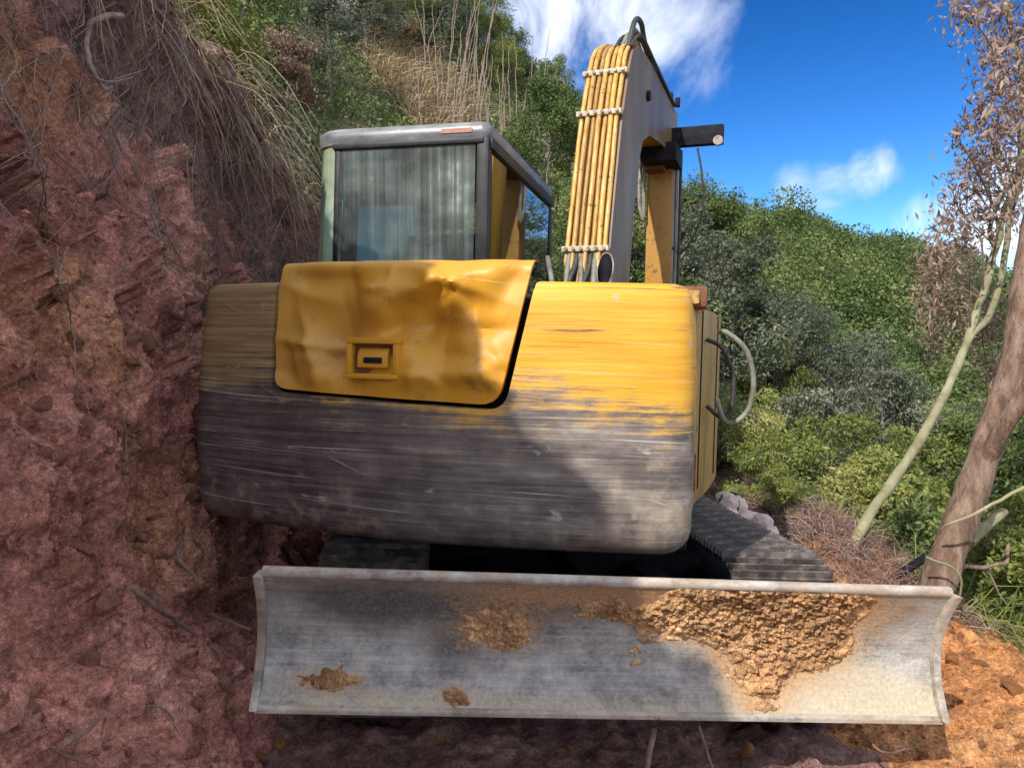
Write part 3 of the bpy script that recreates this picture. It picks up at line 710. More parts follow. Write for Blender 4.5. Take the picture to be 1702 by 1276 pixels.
# lower tail plate on the bottom edge, bolts
MB().tube([(.80, -.005, .99), (.80, -.05, .99)], .014, 8).obj('bolt', 'fitting', EX, U)
MB().box((-.9, .1, .84), (.9, 1.0, .885)).obj('belly_plate', 'black', EX, U, .01)
# hose loop on the right side
hp = catmull([(1.08, .62, 1.69), (1.12, .60, 1.685), (1.20, .62, 1.61), (1.235, .64, 1.48), (1.22, .66, 1.36), (1.17, .66, 1.30), (1.12, .66, 1.30), (1.08, .66, 1.40)], 8)
MB().tube(hp, .0115, 10).obj('hydraulic_hose', 'greyhose', EX, U)
hp = catmull([(1.03, .70, 1.66), (1.10, .70, 1.62), (1.15, .72, 1.50), (1.15, .72, 1.37), (1.11, .72, 1.31), (1.04, .72, 1.36)], 8)
MB().tube(hp, .010, 10).obj('hydraulic_hose', 'rubber', EX, U)

# --- cab
cab = MB()
R0, R1, F0, F1, ZR = -.995, -.022, .76, 2.30, 2.715
def rrect(x0, x1, y0, y1, rads, n=7):
    return round_poly([(x0, y0), (x1, y0), (x1, y1), (x0, y1)], rads, n)
def loft(mb, secs):
    n = len(secs[0]); v = np.concatenate([np.c_[np.array(s_), np.full(n, z)] for s_, z in zip(secs, LZ)])
    f_ = [(k * n + j, k * n + (j + 1) % n, (k + 1) * n + (j + 1) % n, (k + 1) * n + j) for k in range(len(secs) - 1) for j in range(n)]
    f_ += [tuple(range(n))[::-1], tuple((len(secs) - 1) * n + j for j in range(n))]
    mb.add(v, f_)
rd = [.15, .05, .08, .12]
LZ = [2.622, 2.645, 2.685, 2.706, 2.715]
loft(cab, [rrect(R0 + .01 + k, R1 - k, F0 + k, F1 - k, rd) for k in (.004, -.004, -.004, .018, .06)])
cabo = cab.obj('cab', 'cabgrey', EX, U, 0, 60)
tag(cabo, 'cab with grey roof, dusty streaked rear window and mirror-like side glass')
LZ = [1.0, 1.72]; lb = MB(); loft(lb, [rrect(R0 - .04, R1 + .02, F0 - .01, F1 + .02, rd), rrect(R0 - .035, R1 + .015, F0 - .008, F1 + .02, rd)])
lb.obj('cab_body', 'cabblack', cabo, U, .01)
def pillar(name, x, y, wx, wy, lean=(0, 0), mat='cabblack'):
    m_ = MB(); a, b = wx / 2, wy / 2
    v = [(x + sx * a - lean[0], y + sy * b - lean[1], 1.715) for sx, sy in ((-1, -1), (1, -1), (1, 1), (-1, 1))] + [(x + sx * a, y + sy * b, 2.628) for sx, sy in ((-1, -1), (1, -1), (1, 1), (-1, 1))]
    m_.add(v, [(3, 2, 1, 0), (4, 5, 6, 7), (0, 1, 5, 4), (1, 2, 6, 5), (2, 3, 7, 6), (3, 0, 4, 7)]); return m_.obj(name, mat, cabo, U, .014)
pillar('pillar', R1 - .036, F0 + .040, .064, .07)
pillar('pillar', R1 - .03, F1 - .05, .05, .08, (0, -.12))
pillar('pillar', R0 + .155, F0 + .030, .035, .045, (.01, 0))
pillar('pillar', R0 + .035, F0 + .45, .05, .06, (.03, 0))
pillar('pillar', R0 + .05, F1 - .05, .06, .08, (.03, -.12))
def glassmat(name, tint, film, lo, hi, rough=.08, vert=True):
    m, n, l, b = newmat(name); t = nd(n, 'ShaderNodeTexCoord').outputs['Object']
    s1 = noise(n, l, t, 1, 9, .75, (34, 34, .28)); s2 = noise(n, l, t, 3, 7, .6); s3 = noise(n, l, t, 1, 5, .7, (.8, .8, 30), (3, 1, 2))
    st = mth(n, l, 'ADD', mth(n, l, 'MULTIPLY', s1, .45), mth(n, l, 'ADD', mth(n, l, 'MULTIPLY', s2, .49), mth(n, l, 'MULTIPLY', s3, .07)))
    fac = ramp(n, l, st, [(.46, g(lo)), (.575, g(lo * .70 + hi * .30)), (.66, g(hi))])
    col = ramp(n, l, st, [(.40, film[0]), (.58, film[1]), (.70, film[2])])
    l.new(col, b.inputs['Base Color']); b.inputs['Roughness'].default_value = .35
    tr = nd(n, 'ShaderNodeBsdfTransparent'); tr.inputs[0].default_value = tint + (1,)
    m1 = nd(n, 'ShaderNodeMixShader'); l.new(fac, m1.inputs[0]); l.new(tr.outputs[0], m1.inputs[1]); l.new(b.outputs[0], m1.inputs[2])
    gl = nd(n, 'ShaderNodeBsdfGlossy'); gl.inputs['Roughness'].default_value = rough; gl.inputs[0].default_value = (.92, .97, 1, 1)
    fr_ = nd(n, 'ShaderNodeFresnel'); fr_.inputs[0].default_value = 1.9
    m2 = nd(n, 'ShaderNodeMixShader'); l.new(fr_.outputs[0], m2.inputs[0]); l.new(m1.outputs[0], m2.inputs[1]); l.new(gl.outputs[0], m2.inputs[2])
    l.new(m2.outputs[0], n['Material Output'].inputs[0]); return m
MAT['filmglass'] = glassmat('film_covered_glass', (.80, .92, .88), [(.22, .30, .29), (.38, .47, .45), (.80, .86, .84)], .15, .80)
MAT['greenglass'] = glassmat('greenish_corner_glass', (.7, .82, .68), [(.36, .46, .32), (.54, .64, .46), (.74, .80, .66)], .6, .94)
def mirrorglass():
    m, n, l, b = newmat('tinted_side_glass')
    t = nd(n, 'ShaderNodeTexCoord').outputs['Object']
    gl = nd(n, 'ShaderNodeBsdfGlossy'); gl.inputs['Roughness'].default_value = .025; gl.inputs[0].default_value = (.86, .90, .94, 1)
    tr = nd(n, 'ShaderNodeBsdfTransparent'); tr.inputs[0].default_value = (.52, .60, .58, 1)
    fr_ = nd(n, 'ShaderNodeFresnel'); fr_.inputs[0].default_value = 2.4
    m1 = nd(n, 'ShaderNodeMixShader'); l.new(mth(n, l, 'MULTIPLY', fr_.outputs[0], 1.3, True), m1.inputs[0]); l.new(tr.outputs[0], m1.inputs[1]); l.new(gl.outputs[0], m1.inputs[2])
    l.new(m1.outputs[0], n['Material Output'].inputs[0]); return m
MAT['mirror'] = mirrorglass()
MAT['clear'] = glassmat('clear_glass', (.86, .93, .90), [(.2, .25, .24), (.3, .36, .35), (.5, .55, .54)], .03, .25)
MB().box((R0 + .165, F0 + .012, 1.70), (R1 - .075, F0 + .020, 2.635)).obj('rear_window', 'filmglass', cabo, U)
# curved corner pane on the left
cp = []; n_ = 12
for k in range(n_ + 1):
    a = R(90 * k / n_); cp.append((R0 + .012 + .14 * (1 - math.sin(a)), F0 + .014 + .14 * (1 - math.cos(a)) ))
cp = [(R0 + .150, F0 + .013)] + [(R0 + .012 + .14 - .14 * math.sin(R(90 * k / n_)), F0 + .013 + .14 - .14 * math.cos(R(90 * k / n_))) for k in range(n_ + 1)] + [(R0 + .012, F0 + .42)]
cpn = MB(); k_ = len(cp)
vv = [(p[0] - .035 * (1 - (z - 1.7) / .87), p[1], z) for z in (1.70, 2.635) for p in cp] + [(p[0] + .008 - .035 * (1 - (z - 1.7) / .87), p[1] + .006, z) for z in (1.70, 2.635) for p in cp]
cpn.add(vv, [(j, j + 1, k_ + j + 1, k_ + j) for j in range(k_ - 1)] + [(2 * k_ + j + 1, 2 * k_ + j, 3 * k_ + j, 3 * k_ + j + 1) for j in range(k_ - 1)])
cpn.obj('corner_window', 'greenglass', cabo, U, 0, 60)
MB().box((R1 - .018, F0 + .09, 1.70), (R1 - .010, F1 - .09, 2.635)).obj('side_window', 'mirror', cabo, U)
MB().box((R0 + .02, F0 + .48, 1.70), (R0 + .028, F1 - .09, 2.635)).obj('side_window', 'clear', cabo, U)
MB().box((R0 + .1, F1 - .02, 1.5), (R1 - .1, F1 - .012, 2.635)).obj('front_window', 'clear', cabo, U)
MB().box((R1 - .03, F0 + .03, 2.575), (R1 + .010, F1 - .02, 2.632)).obj('roof_rail', 'cabblack', cabo, U, .01)
MB().box((R0 + .13, F0 - .004, 2.600), (R1 - .03, F0 + .03, 2.628)).obj('window_seal', 'cabblack', cabo, U, .008)
se = MB(); se.prism([(1.30, 1.45), (1.45, 1.45), (1.40, 2.25), (1.30, 2.25)], -.68, -.22); se.obj('seat_back', 'seat', cabo, U, .04)
MB().prism([(1.29, 2.28), (1.38, 2.28), (1.36, 2.44), (1.30, 2.44)], -.56, -.34).obj('headrest', 'seat', cabo, U, .03)
MB().prism([(.80, 1.80), (.83, 1.80), (.84, 1.93), (.80, 1.95)], -.50, -.22).obj('yellow_cloth', 'vest', cabo, U, .01)
MB().tube(catmull([(-.76, .80, 1.76), (-.68, .79, 1.785), (-.58, .79, 1.775), (-.50, .80, 1.75)], 5), .014, 8).obj('cable_loop', 'rubber', cabo, U)
# label on the roof band (orange smear) and its film wrap
MB().box((-.27, F0 - .0085, 2.650), (-.11, F0 - .0005, 2.672)).obj('warning_sticker', 'sticker' if 'sticker' in MAT else 'rust', cabo, U)

# --- boom
W = .128
bp = [(-.10, 1.15), (-.04, 1.55), (.05, 2.05), (.17, 2.55), (.30, 3.0), (.44, 3.33), (.52, 3.45), (.63, 3.53), (.80, 3.56), (1.1, 3.58), (1.6, 3.60), (2.25, 3.58),
      (2.33, 3.45), (2.25, 3.24), (1.6, 3.20), (1.1, 3.13), (.88, 3.03), (.75, 2.85), (.66, 2.55), (.55, 2.0), (.40, 1.25), (.2, 1.05)]
boom = MB().prism(bp, -W + .012, W - .012).obj('boom', 'boom', EX, BO, .012)
tag(boom, 'raised yellow boom carrying a bundle of hydraulic pipes')
def grow(pts, d_):
    P_ = np.array(pts); n_ = len(P_); t_ = np.roll(P_, -1, 0) - np.roll(P_, 1, 0); t_ /= np.linalg.norm(t_, axis=1)[:, None]
    return [tuple(p + d_ * np.array([-q_[1], q_[0]])) for p, q_ in zip(P_, t_)]
for s_ in (-1, 1):
    a_, b_2 = (W - .011, W + .008) if s_ > 0 else (-W - .008, -W + .011)
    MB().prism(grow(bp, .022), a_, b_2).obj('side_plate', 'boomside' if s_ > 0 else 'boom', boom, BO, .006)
back = catmull([(-.04, 1.60), (.05, 2.05), (.17, 2.55), (.30, 3.0), (.44, 3.33), (.54, 3.47), (.68, 3.55)], 8)
offs = [-.120, -.080, -.041, -.003, .036, .074, .110]
for k, o_ in enumerate(offs):
    r_p = [.0145, .0155, .0145, .0160, .0145, .0155, .0140][k]
    end = len(back) - [0, 3, 5, 8, 4, 2, 0][k]
    low = [7, 4, 3, 4, 3, 3, 2][k]
    pa = []
    for j in range(low, end):
        y_, z_ = back[j]; tt = (z_ - 1.6) / 1.95
        spread = 1.0 - .10 * tt
        pa.append((o_ * spread + .0015 * math.sin(j * .5 + k * 2), y_ - .036 - .010 * (k % 2), z_ + .012))
    pe = pa[-1]
    pa += [(pe[0], pe[1] + .10, pe[2] + .05), (pe[0] - .005, pe[1] + .25, pe[2] + .065)]
    MB().tube(catmull(pa, 2), r_p, 10).obj('hydraulic_pipe', 'pipe', boom, BO)
def clampbar(z_):
    y_ = float(np.interp(z_, back[:, 1], back[:, 0])); m_ = MB()
    m_.box((-.145, y_ - .075, z_ - .016), (.135, y_ - .028, z_ + .016))
    o = m_.obj('pipe_clamp', 'clamp', boom, BO, .006)
    for o_ in np.linspace(-.115, .11, 6):
        MB().tube([(o_, y_ - .074, z_), (o_, y_ - .090, z_)], .011, 6).obj('clamp_bolt', 'fitting', o, BO)
clampbar(3.02); clampbar(2.18); clampbar(3.30)
# fittings and hoses under the lower clamp
for k, o_ in enumerate((-.10, -.055, -.02, .03, .06)):
    y_ = -.02; e_ = o_ + [.02, -.04, .03, -.03, .02][k]
    MB().tube(catmull([(o_, .03, 2.15), (o_, .0, 2.08), ((o_ + e_) / 2, -.05, 1.98), (e_, -.05, 1.86), (e_, .0, 1.7)], 6), .017, 10).obj('hose_end', 'rubber' if k % 2 else 'greyhose', boom, BO)
# hoses over the top
for k, (o_, hgt, ln) in enumerate([(.10, .13, .55), (.06, .05, .85), (.115, .03, 1.35), (.085, .06, 1.6), (.02, .03, 1.5)]):
    p0 = (o_, .52, 3.50)
    MB().tube(catmull([p0, (o_ + .02, .60, 3.56 + hgt), (o_ + .03, .74, 3.60 + hgt), (o_ + .03, .62 + ln * .45, 3.61 + hgt * .4), (o_ + .03, .62 + ln, 3.61), (o_ + .03, .75 + ln, 3.62)], 7), .014 if k else .017, 9).obj('hydraulic_hose', 'rubber' if k in (0, 2, 4) else 'greyhose', boom, BO)
for k in range(3):
    MB().box((.05 + .05 * k, 1.95 + .05 * k, 3.60), (.085 + .05 * k, 2.0 + .05 * k, 3.73 - .03 * k)).obj('hose_bracket', 'black', boom, BO, .006)
MB().tube([(W, .98, 3.34), (W + .03, .98, 3.34)], .035, 12).obj('pin_boss', 'black', boom, BO)
MB().tube([(-W - .03, .98, 3.34), (-W, .98, 3.34)], .035, 12).obj('pin_boss', 'black', boom, BO)
# dark bracket and lamp at the boom head
bk = MB().box((.02, 2.02, 3.27), (.54, 2.10, 3.42)).obj('head_bracket', 'black', boom, BO, .008)
MB().tube([(.505, 1.99, 3.285), (.505, 2.03, 3.285)], .038, 14).obj('work_lamp', 'fitting', bk, BO)
MB().tube(catmull([(.34, 2.06, 3.25), (.38, 2.06, 3.05), (.40, 2.07, 2.8), (.33, 2.08, 2.55), (.22, 2.1, 2.42), (.12, 2.12, 2.5)], 7), .009, 7).obj('hydraulic_hose', 'rubber', bk, BO)
MB().box((-.06, 1.75, 3.09), (.22, 2.10, 3.24)).obj('boom_head', 'black', boom, BO, .015)
MB().box((-.06, 1.88, 3.06), (.10, 2.05, 3.25)).obj('boom_head_link', 'rust', boom, BO, .015)
# arm hanging from the boom head
arm = MB().prism([(2.02, 3.28), (2.42, 3.30), (2.48, 2.8), (2.36, 1.35), (2.20, .95), (2.10, .95), (2.05, 2.0)], -.055, .155).obj('arm', 'arm', EX, BO, .012)
MB().tube(catmull([(-.09, 1.98, 3.22), (-.11, 1.98, 3.0), (-.10, 1.98, 2.78), (-.07, 1.98, 2.68)], 6), .014, 8).obj('hydraulic_hose', 'fitting', arm, BO)
MB().tube(catmull([(-.07, 2.0, 3.22), (-.07, 1.98, 2.95), (-.065, 1.98, 2.7)], 6), .016, 8).obj('hydraulic_hose', 'greyhose', arm, BO)
MB().tube([(.175, 2.08, 3.25), (.178, 2.10, 2.4), (.178, 2.12, 1.4)], .014, 8).obj('hydraulic_pipe', 'steel', arm, BO)
MB().tube([(.205, 2.10, 3.25), (.205, 2.12, 2.4), (.20, 2.14, 1.4)], .012, 8).obj('hydraulic_hose', 'rubber', arm, BO)
bk_ = MB().prism([(1.75, .25), (2.2, .2), (2.55, .45), (2.5, .95), (2.15, 1.0), (2.05, .8), (1.8, .6)], -.28, .38).obj('bucket', 'steel', EX, BO, .02)
# boom cylinder behind
MB().tube([(0, .55, 1.0), (0, .80, 2.0)], .06, 14).obj('boom_cylinder', 'boom', EX, BO)
MB().tube([(0, .80, 2.0), (0, .92, 2.9)], .035, 12).obj('cylinder_rod', 'steel', EX, BO)
# exhaust stack: tube cut on a slant, mouth towards the rear
e0 = np.array([.545, .86]); ro, ri, seg = .041, .036, 22
vv, ff = [], []
for k in range(seg):
    a = 2 * math.pi * k / seg; cx, sx = math.cos(a), math.sin(a)
    top = 1.995 + .085 * (sx) + .004 * cx
    for (r__, z__) in ((ro, 1.70), (ro, top), (ri, top - .003), (ri, 1.72)): vv.append((e0[0] + r__ * cx, e0[1] + r__ * sx - .02 * (z__ - 1.8), z__))
for k in range(seg):
    n2_ = (k + 1) % seg
    for j in range(3): ff.append((4 * k + j, 4 * n2_ + j, 4 * n2_ + j + 1, 4 * k + j + 1))
xo = MB().add(vv, ff).obj('exhaust_pipe', 'fitting', EX, U)
iv, if_ = [], []
for k in range(seg):
    a = 2 * math.pi * k / seg; cx, sx = math.cos(a), math.sin(a); top = 1.995 + .085 * sx
    for (r__, z__) in ((ri - .0015, 1.74), (ri - .0015, top - .006)): iv.append((e0[0] + r__ * cx, e0[1] + r__ * sx - .02 * (z__ - 1.8), z__))
if_ = [(2 * k, 2 * k + 1, 2 * ((k + 1) % seg) + 1, 2 * ((k + 1) % seg)) for k in range(seg)] + [tuple(2 * k for k in range(seg))]
MB().add(iv, if_).obj('exhaust_mouth', 'black', xo, U)
# gas strut / grab bar beside the cab
MB().tube([(.245, .93, 2.06), (.36, .60, 1.80)], .013, 10).obj('hood_strut', 'steel', EX, U)
MB().box((.10, .95, 1.78), (.55, 1.45, 1.86)).obj('boom_foot_cover', 'black', EX, U, .02)
for o_ in (-.2, .22):
    MB().prism([(-.22, .9), (.55, .9), (.42, 1.5), (.1, 1.62), (-.12, 1.4)], o_ - .02, o_ + .02).obj('boom_bracket', 'black', EX, BO, .01)

# --- undercarriage
L, HR = 1.12, .335          # half length between wheel centres, end radius
HZ = .345
shoe = MB().box((-.225, -.064, -.012), (.225, .064, .008))
for y_ in (-.050, -.006, .038): shoe.prism([(y_, .007), (y_ + .016, .007), (y_ + .012, .036), (y_ + .004, .036)], -.224, .224)
sm = shoe.obj('track_shoe', 'track', None); smesh = sm.data; bpy.data.objects.remove(sm)
Rc = np.stack([_c(np.eye(3)[k]) - _c(np.zeros(3)) for k in range(3)], 1)
for side in (-1, 1):
    ox = side * .875
    tr = MB().box((ox - .13, -L, .22), (ox + .13, L, .48)).obj('track', 'black', EX, UC, .03)
    tag(tr, 'left crawler track in shadow' if side < 0 else 'right crawler track with ribbed steel shoes')
    per = 4 * L + 2 * math.pi * HR; n_ = 48
    for k in range(n_):
        d_ = per * k / n_
        if d_ < 2 * L: y_, z_, a_ = -L + d_, HZ + HR, 0; sagz = -.035 * math.sin(math.pi * d_ / (2 * L)) ; z_ += sagz * .6
        elif d_ < 2 * L + math.pi * HR:
            a_ = (d_ - 2 * L) / HR; y_, z_ = L + HR * math.sin(a_), HZ + HR * math.cos(a_)
        elif d_ < 4 * L + math.pi * HR: y_, z_, a_ = L - (d_ - 2 * L - math.pi * HR), HZ - HR, math.pi
        else:
            a_ = math.pi + (d_ - 4 * L - math.pi * HR) / HR; y_, z_ = -L + HR * math.sin(a_), HZ + HR * math.cos(a_)
        o = link(bpy.data.objects.new('track_shoe', smesh), tr)
        Ml = Matrix.Rotation(-a_, 4, 'X')
        Mw = Matrix.Identity(4)
        for i_ in range(3):
            for j_ in range(3): Mw[i_][j_] = Rc[i_][j_]
        M4 = Matrix.Translation(Vector(UC(np.array([ox, y_, z_])))) @ Mw @ Ml
        o.matrix_basis = M4
    for y_ in (-L, L):
        MB().tube([(ox - .06, y_, HZ), (ox + .06, y_, HZ)], HR - .04, 26).obj('idler_wheel', 'track', tr, UC, .015)
    for y_ in np.linspace(-L + .35, L - .35, 5):
        MB().tube([(ox - .10, y_, .145), (ox + .10, y_, .145)], .085, 18).obj('track_roller', 'track', tr, UC, .01)
MB().box((-.78, -.55, .30), (.78, .55, .58)).obj('carbody', 'black', EX, UC, .04)
MB().tube([(0, 0, .55), (0, 0, .80)], .55, 40).obj('slew_ring', 'black', EX, UC, .01)
# dozer blade
BA = -1.975
hb, zt0 = .445, .352
def blade_pt(s, t):          # s in -1.16..1.16, t 0 bottom .. 1 top ; concave to the rear
    a_ = BA + .085 * np.sin(np.pi * np.clip(t, 0, 1)) ** .9 - .005 + .02 * (1 - t)
    return np.stack([s, a_, zt0 + hb * t - .012 * s * 0], -1)
BW = 1.165
tt = np.linspace(0, 1, 15)
fr_ = blade_pt(np.zeros(15), tt)[:, 1:]; bk2 = fr_[::-1] + np.array([.032, 0])
bl = MB().prism([tuple(p) for p in fr_] + [tuple(p) for p in bk2], -BW, BW)
XB = frame((.17, 4.45, 0), R(-4.2), -.052, 0); XBl = lambda v: XB(v) - OFF
blade = bl.obj('dozer_blade', 'blade', EX, XBl, .004)
tag(blade, 'wide curved dozer blade of dusty grey steel smeared with dry mud')
for s_ in (-1, 1):
    e_ = [tuple(p) for p in fr_ + np.array([-.028, 0])] + [tuple(p) for p in bk2 + np.array([.02, 0])]
    MB().prism(e_, s_ * BW - .014 + .01 * s_, s_ * BW + .014 + .01 * s_).obj('end_plate', 'bladeedge' if 'bladeedge' in MAT else 'steel', blade, XBl, .006)
MB().tube([(-BW, BA + .008, zt0 + hb + .006), (BW, BA + .008, zt0 + hb + .006)], .019, 12).obj('top_rail', 'bladeedge' if 'bladeedge' in MAT else 'steel', blade, XBl, .003)
MB().prism([tuple(p_ + np.array([-.007, 0])) for p_ in blade_pt(np.zeros(6), np.linspace(-.035, .02, 6))[:, 1:]] + [tuple(p_ + np.array([.004, 0])) for p_ in blade_pt(np.zeros(6), np.linspace(.025, -.035, 6))[:, 1:]], -BW - .01, BW + .01).obj('cutting_edge', 'bladeedge' if 'bladeedge' in MAT else 'steel', blade, XBl, .004)
for o_ in (-.42, .42):
    MB().prism([(-1.79, .40), (-1.79, .62), (-.5, .50), (-.5, .34)], o_ - .06, o_ + .06).obj('push_arm', 'black', EX, UC, .01)
MB().tube([(0, -1.78, .62), (0, -.6, .52)], .055, 14).obj('blade_cylinder', 'black', EX, UC)
# dried mud stuck on the blade: thickness field over the face
ns, nt_ = 900, 180
s_g, t_g = np.meshgrid(np.linspace(-BW + .01, BW - .02, ns), np.linspace(.01, .985, nt_)); s_f, t_f = s_g.ravel(), t_g.ravel()
p_ = np.stack([s_f * 3, t_f * 1.5, s_f * 0], 1)
nA = fbm(p_ * 1.6, 4); w1, w2, wid = worley(np.stack([s_f * 26, t_f * 12, s_f * 0], 1) + fbm(p_ * 3, 3)[:, None] * .9); y1, _, _ = worley(np.stack([s_f * 75, t_f * 34, s_f * 0], 1)); fz_ = fbm(np.stack([s_f * 60, t_f * 27, s_f * 0], 1), 3, gain=.7)
def blob(cs, ct, rs, rt): return np.exp(-(((s_f - cs) / rs) ** 2 + ((t_f - ct) / rt) ** 2))
mk = 1.05 * blob(.42, .80, .34, .30) + .95 * blob(.66, .52, .20, .32) + .8 * blob(.50, .62, .25, .2) + .75 * blob(.55, .18, .07, .22) + .6 * blob(.72, .88, .22, .12) \
   + .85 * blob(-.42, .62, .12, .18) + .55 * blob(-.33, .45, .10, .1) + .55 * blob(.02, .75, .2, .12) + .6 * blob(-.95, .16, .12, .08) + .5 * blob(-.52, .1, .06, .07) + .45 * blob(-.7, .45, .04, .06)
thk = (mk - .50 + nA * .42 + fbm(p_ * 9, 3) * .22) ; thk = np.clip(thk, -.2, .6)
lump = np.clip(thk, 0, .5) * np.where(s_f < 0, .5, 1) * (.050 + .050 * (.55 - w1) + .055 * (wid - .4) + .040 * (.5 - y1) + .028 * fz_) * .85 + .0045
fs_, ft_ = np.meshgrid(np.linspace(-BW + .004, BW - .004, 320), np.linspace(.0, .995, 70)); fs_, ft_ = fs_.ravel(), ft_.ravel()
def blob2(cs, ct, rs_, rt_): return np.exp(-(((fs_ - cs) / rs_) ** 2 + ((ft_ - ct) / rt_) ** 2))
dust = .95 * blob2(.50, .82, .50, .30) + .55 * blob2(.15, .90, .7, .12) + .8 * blob2(.62, .45, .28, .30) + .5 * blob2(.52, .15, .12, .25) + .35 * blob2(0, .93, .5, .12) + .55 * blob2(-.95, .16, .18, .12) + .6 * blob2(-.40, .58, .20, .25) + .4 * blob2(-.52, .1, .1, .1)
dark = .75 * blob2(-.85, .78, .30, .25) + .55 * blob2(-.42, .70, .22, .28) + .5 * blob2(-.1, .80, .35, .15) + .45 * blob2(-.55, .4, .12, .15) + .42 * blob2(.98, .72, .16, .22)
cream = .55 * blob2(.1, .03, 1.2, .10) + .85 * blob2(.95, .10, .40, .20) + .6 * blob2(.75, .35, .3, .25) + .42 * blob2(-.75, .06, .6, .12)
FP = blade_pt(fs_, ft_) + np.array([0, -.0025, 0]); i = np.arange(320 * 70).reshape(70, 320)
me = mesh_np('blade_face', XBl(FP), np.stack([i[:-1, :-1], i[:-1, 1:], i[1:, 1:], i[1:, :-1]], -1).reshape(-1, 4), uv=np.stack([fs_, ft_ * .5], 1))
for nm_, ar_ in (('dust', dust), ('dark', dark), ('cream', cream)): me.attributes.new(nm_, 'FLOAT', 'POINT').data.foreach_set('value', ar_.astype(np.float32))
me.materials.append(MAT['bladeface']); link(bpy.data.objects.new('blade_face', me), blade)
B3 = blade_pt(s_f, t_f); nrm = np.stack([np.zeros_like(s_f), -np.ones_like(s_f), .15 + 0 * s_f], 1); nrm /= np.linalg.norm(nrm, axis=1)[:, None]
B3 = B3 + nrm * np.where(thk > 0, np.clip(lump, .002, .2), -.006)[:, None]
i = np.arange(ns * nt_).reshape(nt_, ns)
f = np.stack([i[:-1, :-1], i[:-1, 1:], i[1:, 1:], i[1:, :-1]], -1).reshape(-1, 4)
f = f[(thk[f] > 0).any(1)]
lab = np.arange(ns * nt_)                                   # connected patches
for _ in range(4000):
    mn = lab[f].min(1); old = lab.copy(); np.minimum.at(lab, f.ravel(), np.repeat(mn, 4)); lab = lab[lab]
    if (lab == old).all(): break
fl_ = lab[f[:, 0]]
for c_ in np.unique(fl_):
    fc_ = f[fl_ == c_]
    if len(fc_) < 40: continue
    used, inv = np.unique(fc_, return_inverse=True)
    me = mesh_np('mud_patch', XBl(B3[used]), inv.reshape(-1, 4)); me.materials.append(MAT['mud'])
    link(bpy.data.objects.new('mud_patch', me), blade)
# ================================================================== PLANTS
def leaf_quads(C_, rs, size, aspect=.45, droop=0.0, up=.35, tint_c=None, tvar=.25):
    """diamond leaves at points C_; returns verts, faces, tint"""
    n = len(C_); ax = rs.normal(size=(n, 3)); ax[:, 2] -= droop; ax /= np.linalg.norm(ax, axis=1)[:, None]
    nr = rs.normal(size=(n, 3)); nr[:, 2] += up; nr -= ax * (nr * ax).sum(1)[:, None]; nr /= np.linalg.norm(nr, axis=1)[:, None] + 1e-9
    sd = np.cross(ax, nr); L_ = (size * np.exp(rs.normal(0, .28, n)))[:, None]
    w_ = L_ * aspect * .5
    v = np.stack([C_ - ax * L_ * .5, C_ + sd * w_ - nr * L_ * .04, C_ + ax * L_ * .5 - nr * L_ * .12, C_ - sd * w_ - nr * L_ * .04], 1).reshape(-1, 3)
    f = np.arange(4 * n).reshape(-1, 4)
    t = (tint_c if tint_c is not None else .5) + rs.normal(0, tvar, n)
    return v, f, np.repeat(np.clip(t, 0, 1), 4)
def merge(parts):
    vs, fs, ts, k = [], [], [], 0
    for v, f, t in parts: vs.append(v); fs.append(f + k); ts.append(t); k += len(v)
    return np.concatenate(vs), np.concatenate(fs), np.concatenate(ts)
def tree_proto(seed, h, rad, ncl, nleaf, lsize, leaf, bark, base=.32, crowned=.62, droop=0, stems=1, aspect=.45, clr=.42):
    rs = np.random.default_rng(seed); tr = MB(); cl = []
    for s_ in range(stems):
        lean = rs.normal(0, .10, 2) * h * .5 * (2.2 if stems > 1 else 1)
        pts = [np.array([rs.normal(0, .05) * stems, rs.normal(0, .05) * stems, -.35])]
        for k in range(1, 6):
            q_ = k / 5; pts.append(np.array([lean[0] * q_ + rs.normal(0, .03 * h), lean[1] * q_ + rs.normal(0, .03 * h), h * .85 * q_]))
        pth = catmull(pts, 4); n = len(pth); tr.tube(pth, np.linspace(.022 * h, .006 * h, n) * (1 if stems == 1 else .6), 7)
        nl = ncl // stems
        for k in range(nl):
            q_ = base + (1 - base) * (k + rs.random()) / nl; j = min(n - 1, int(q_ * (n - 1)))
            wdt = rad * math.sin(math.pi * min(1, .22 + .80 * (q_ - base) / (1 - base))) ** .6
            a = rs.uniform(0, 2 * math.pi); r_ = wdt * math.sqrt(rs.uniform(.12, 1.0))
            c_ = pth[j] + np.array([r_ * math.cos(a), r_ * math.sin(a), rs.uniform(-.02, .20) * h])
            mid = (pth[j] + c_) / 2 + np.array([0, 0, .05 * h * rs.uniform(-.5, 1)])
            if k % 2 == 0: tr.tube(catmull([pth[j], mid, c_], 3), np.linspace(.007 * h, .002 * h, 7), 5)
            cl.append(c_)
    parts = []
    per = nleaf // len(cl)
    for c_ in cl:
        rr = rad * clr * rs.uniform(.6, 1.15); m_ = int(per * rs.uniform(.5, 1.5))
        p = rs.normal(size=(m_, 3)); p /= np.linalg.norm(p, axis=1)[:, None]; p *= (rs.random(m_) ** .42 * rr)[:, None]; p[:, 2] *= .72
        p += perlin(p * 2.2 / rad + seed + c_ * 3)[:, None] * rr * .5
        parts.append(leaf_quads(c_ + p, rs, lsize, aspect, droop, .5, .5 + rs.normal(0, .17), .16))
    v, f, t = merge(parts)
    tm = tr.obj('trunk', bark, None); tmesh = tm.data; bpy.data.objects.remove(tm)
    cm = mesh_np('crown', v, f, tint=t, smooth=False); cm.materials.append(MAT[leaf])
    return tmesh, cm
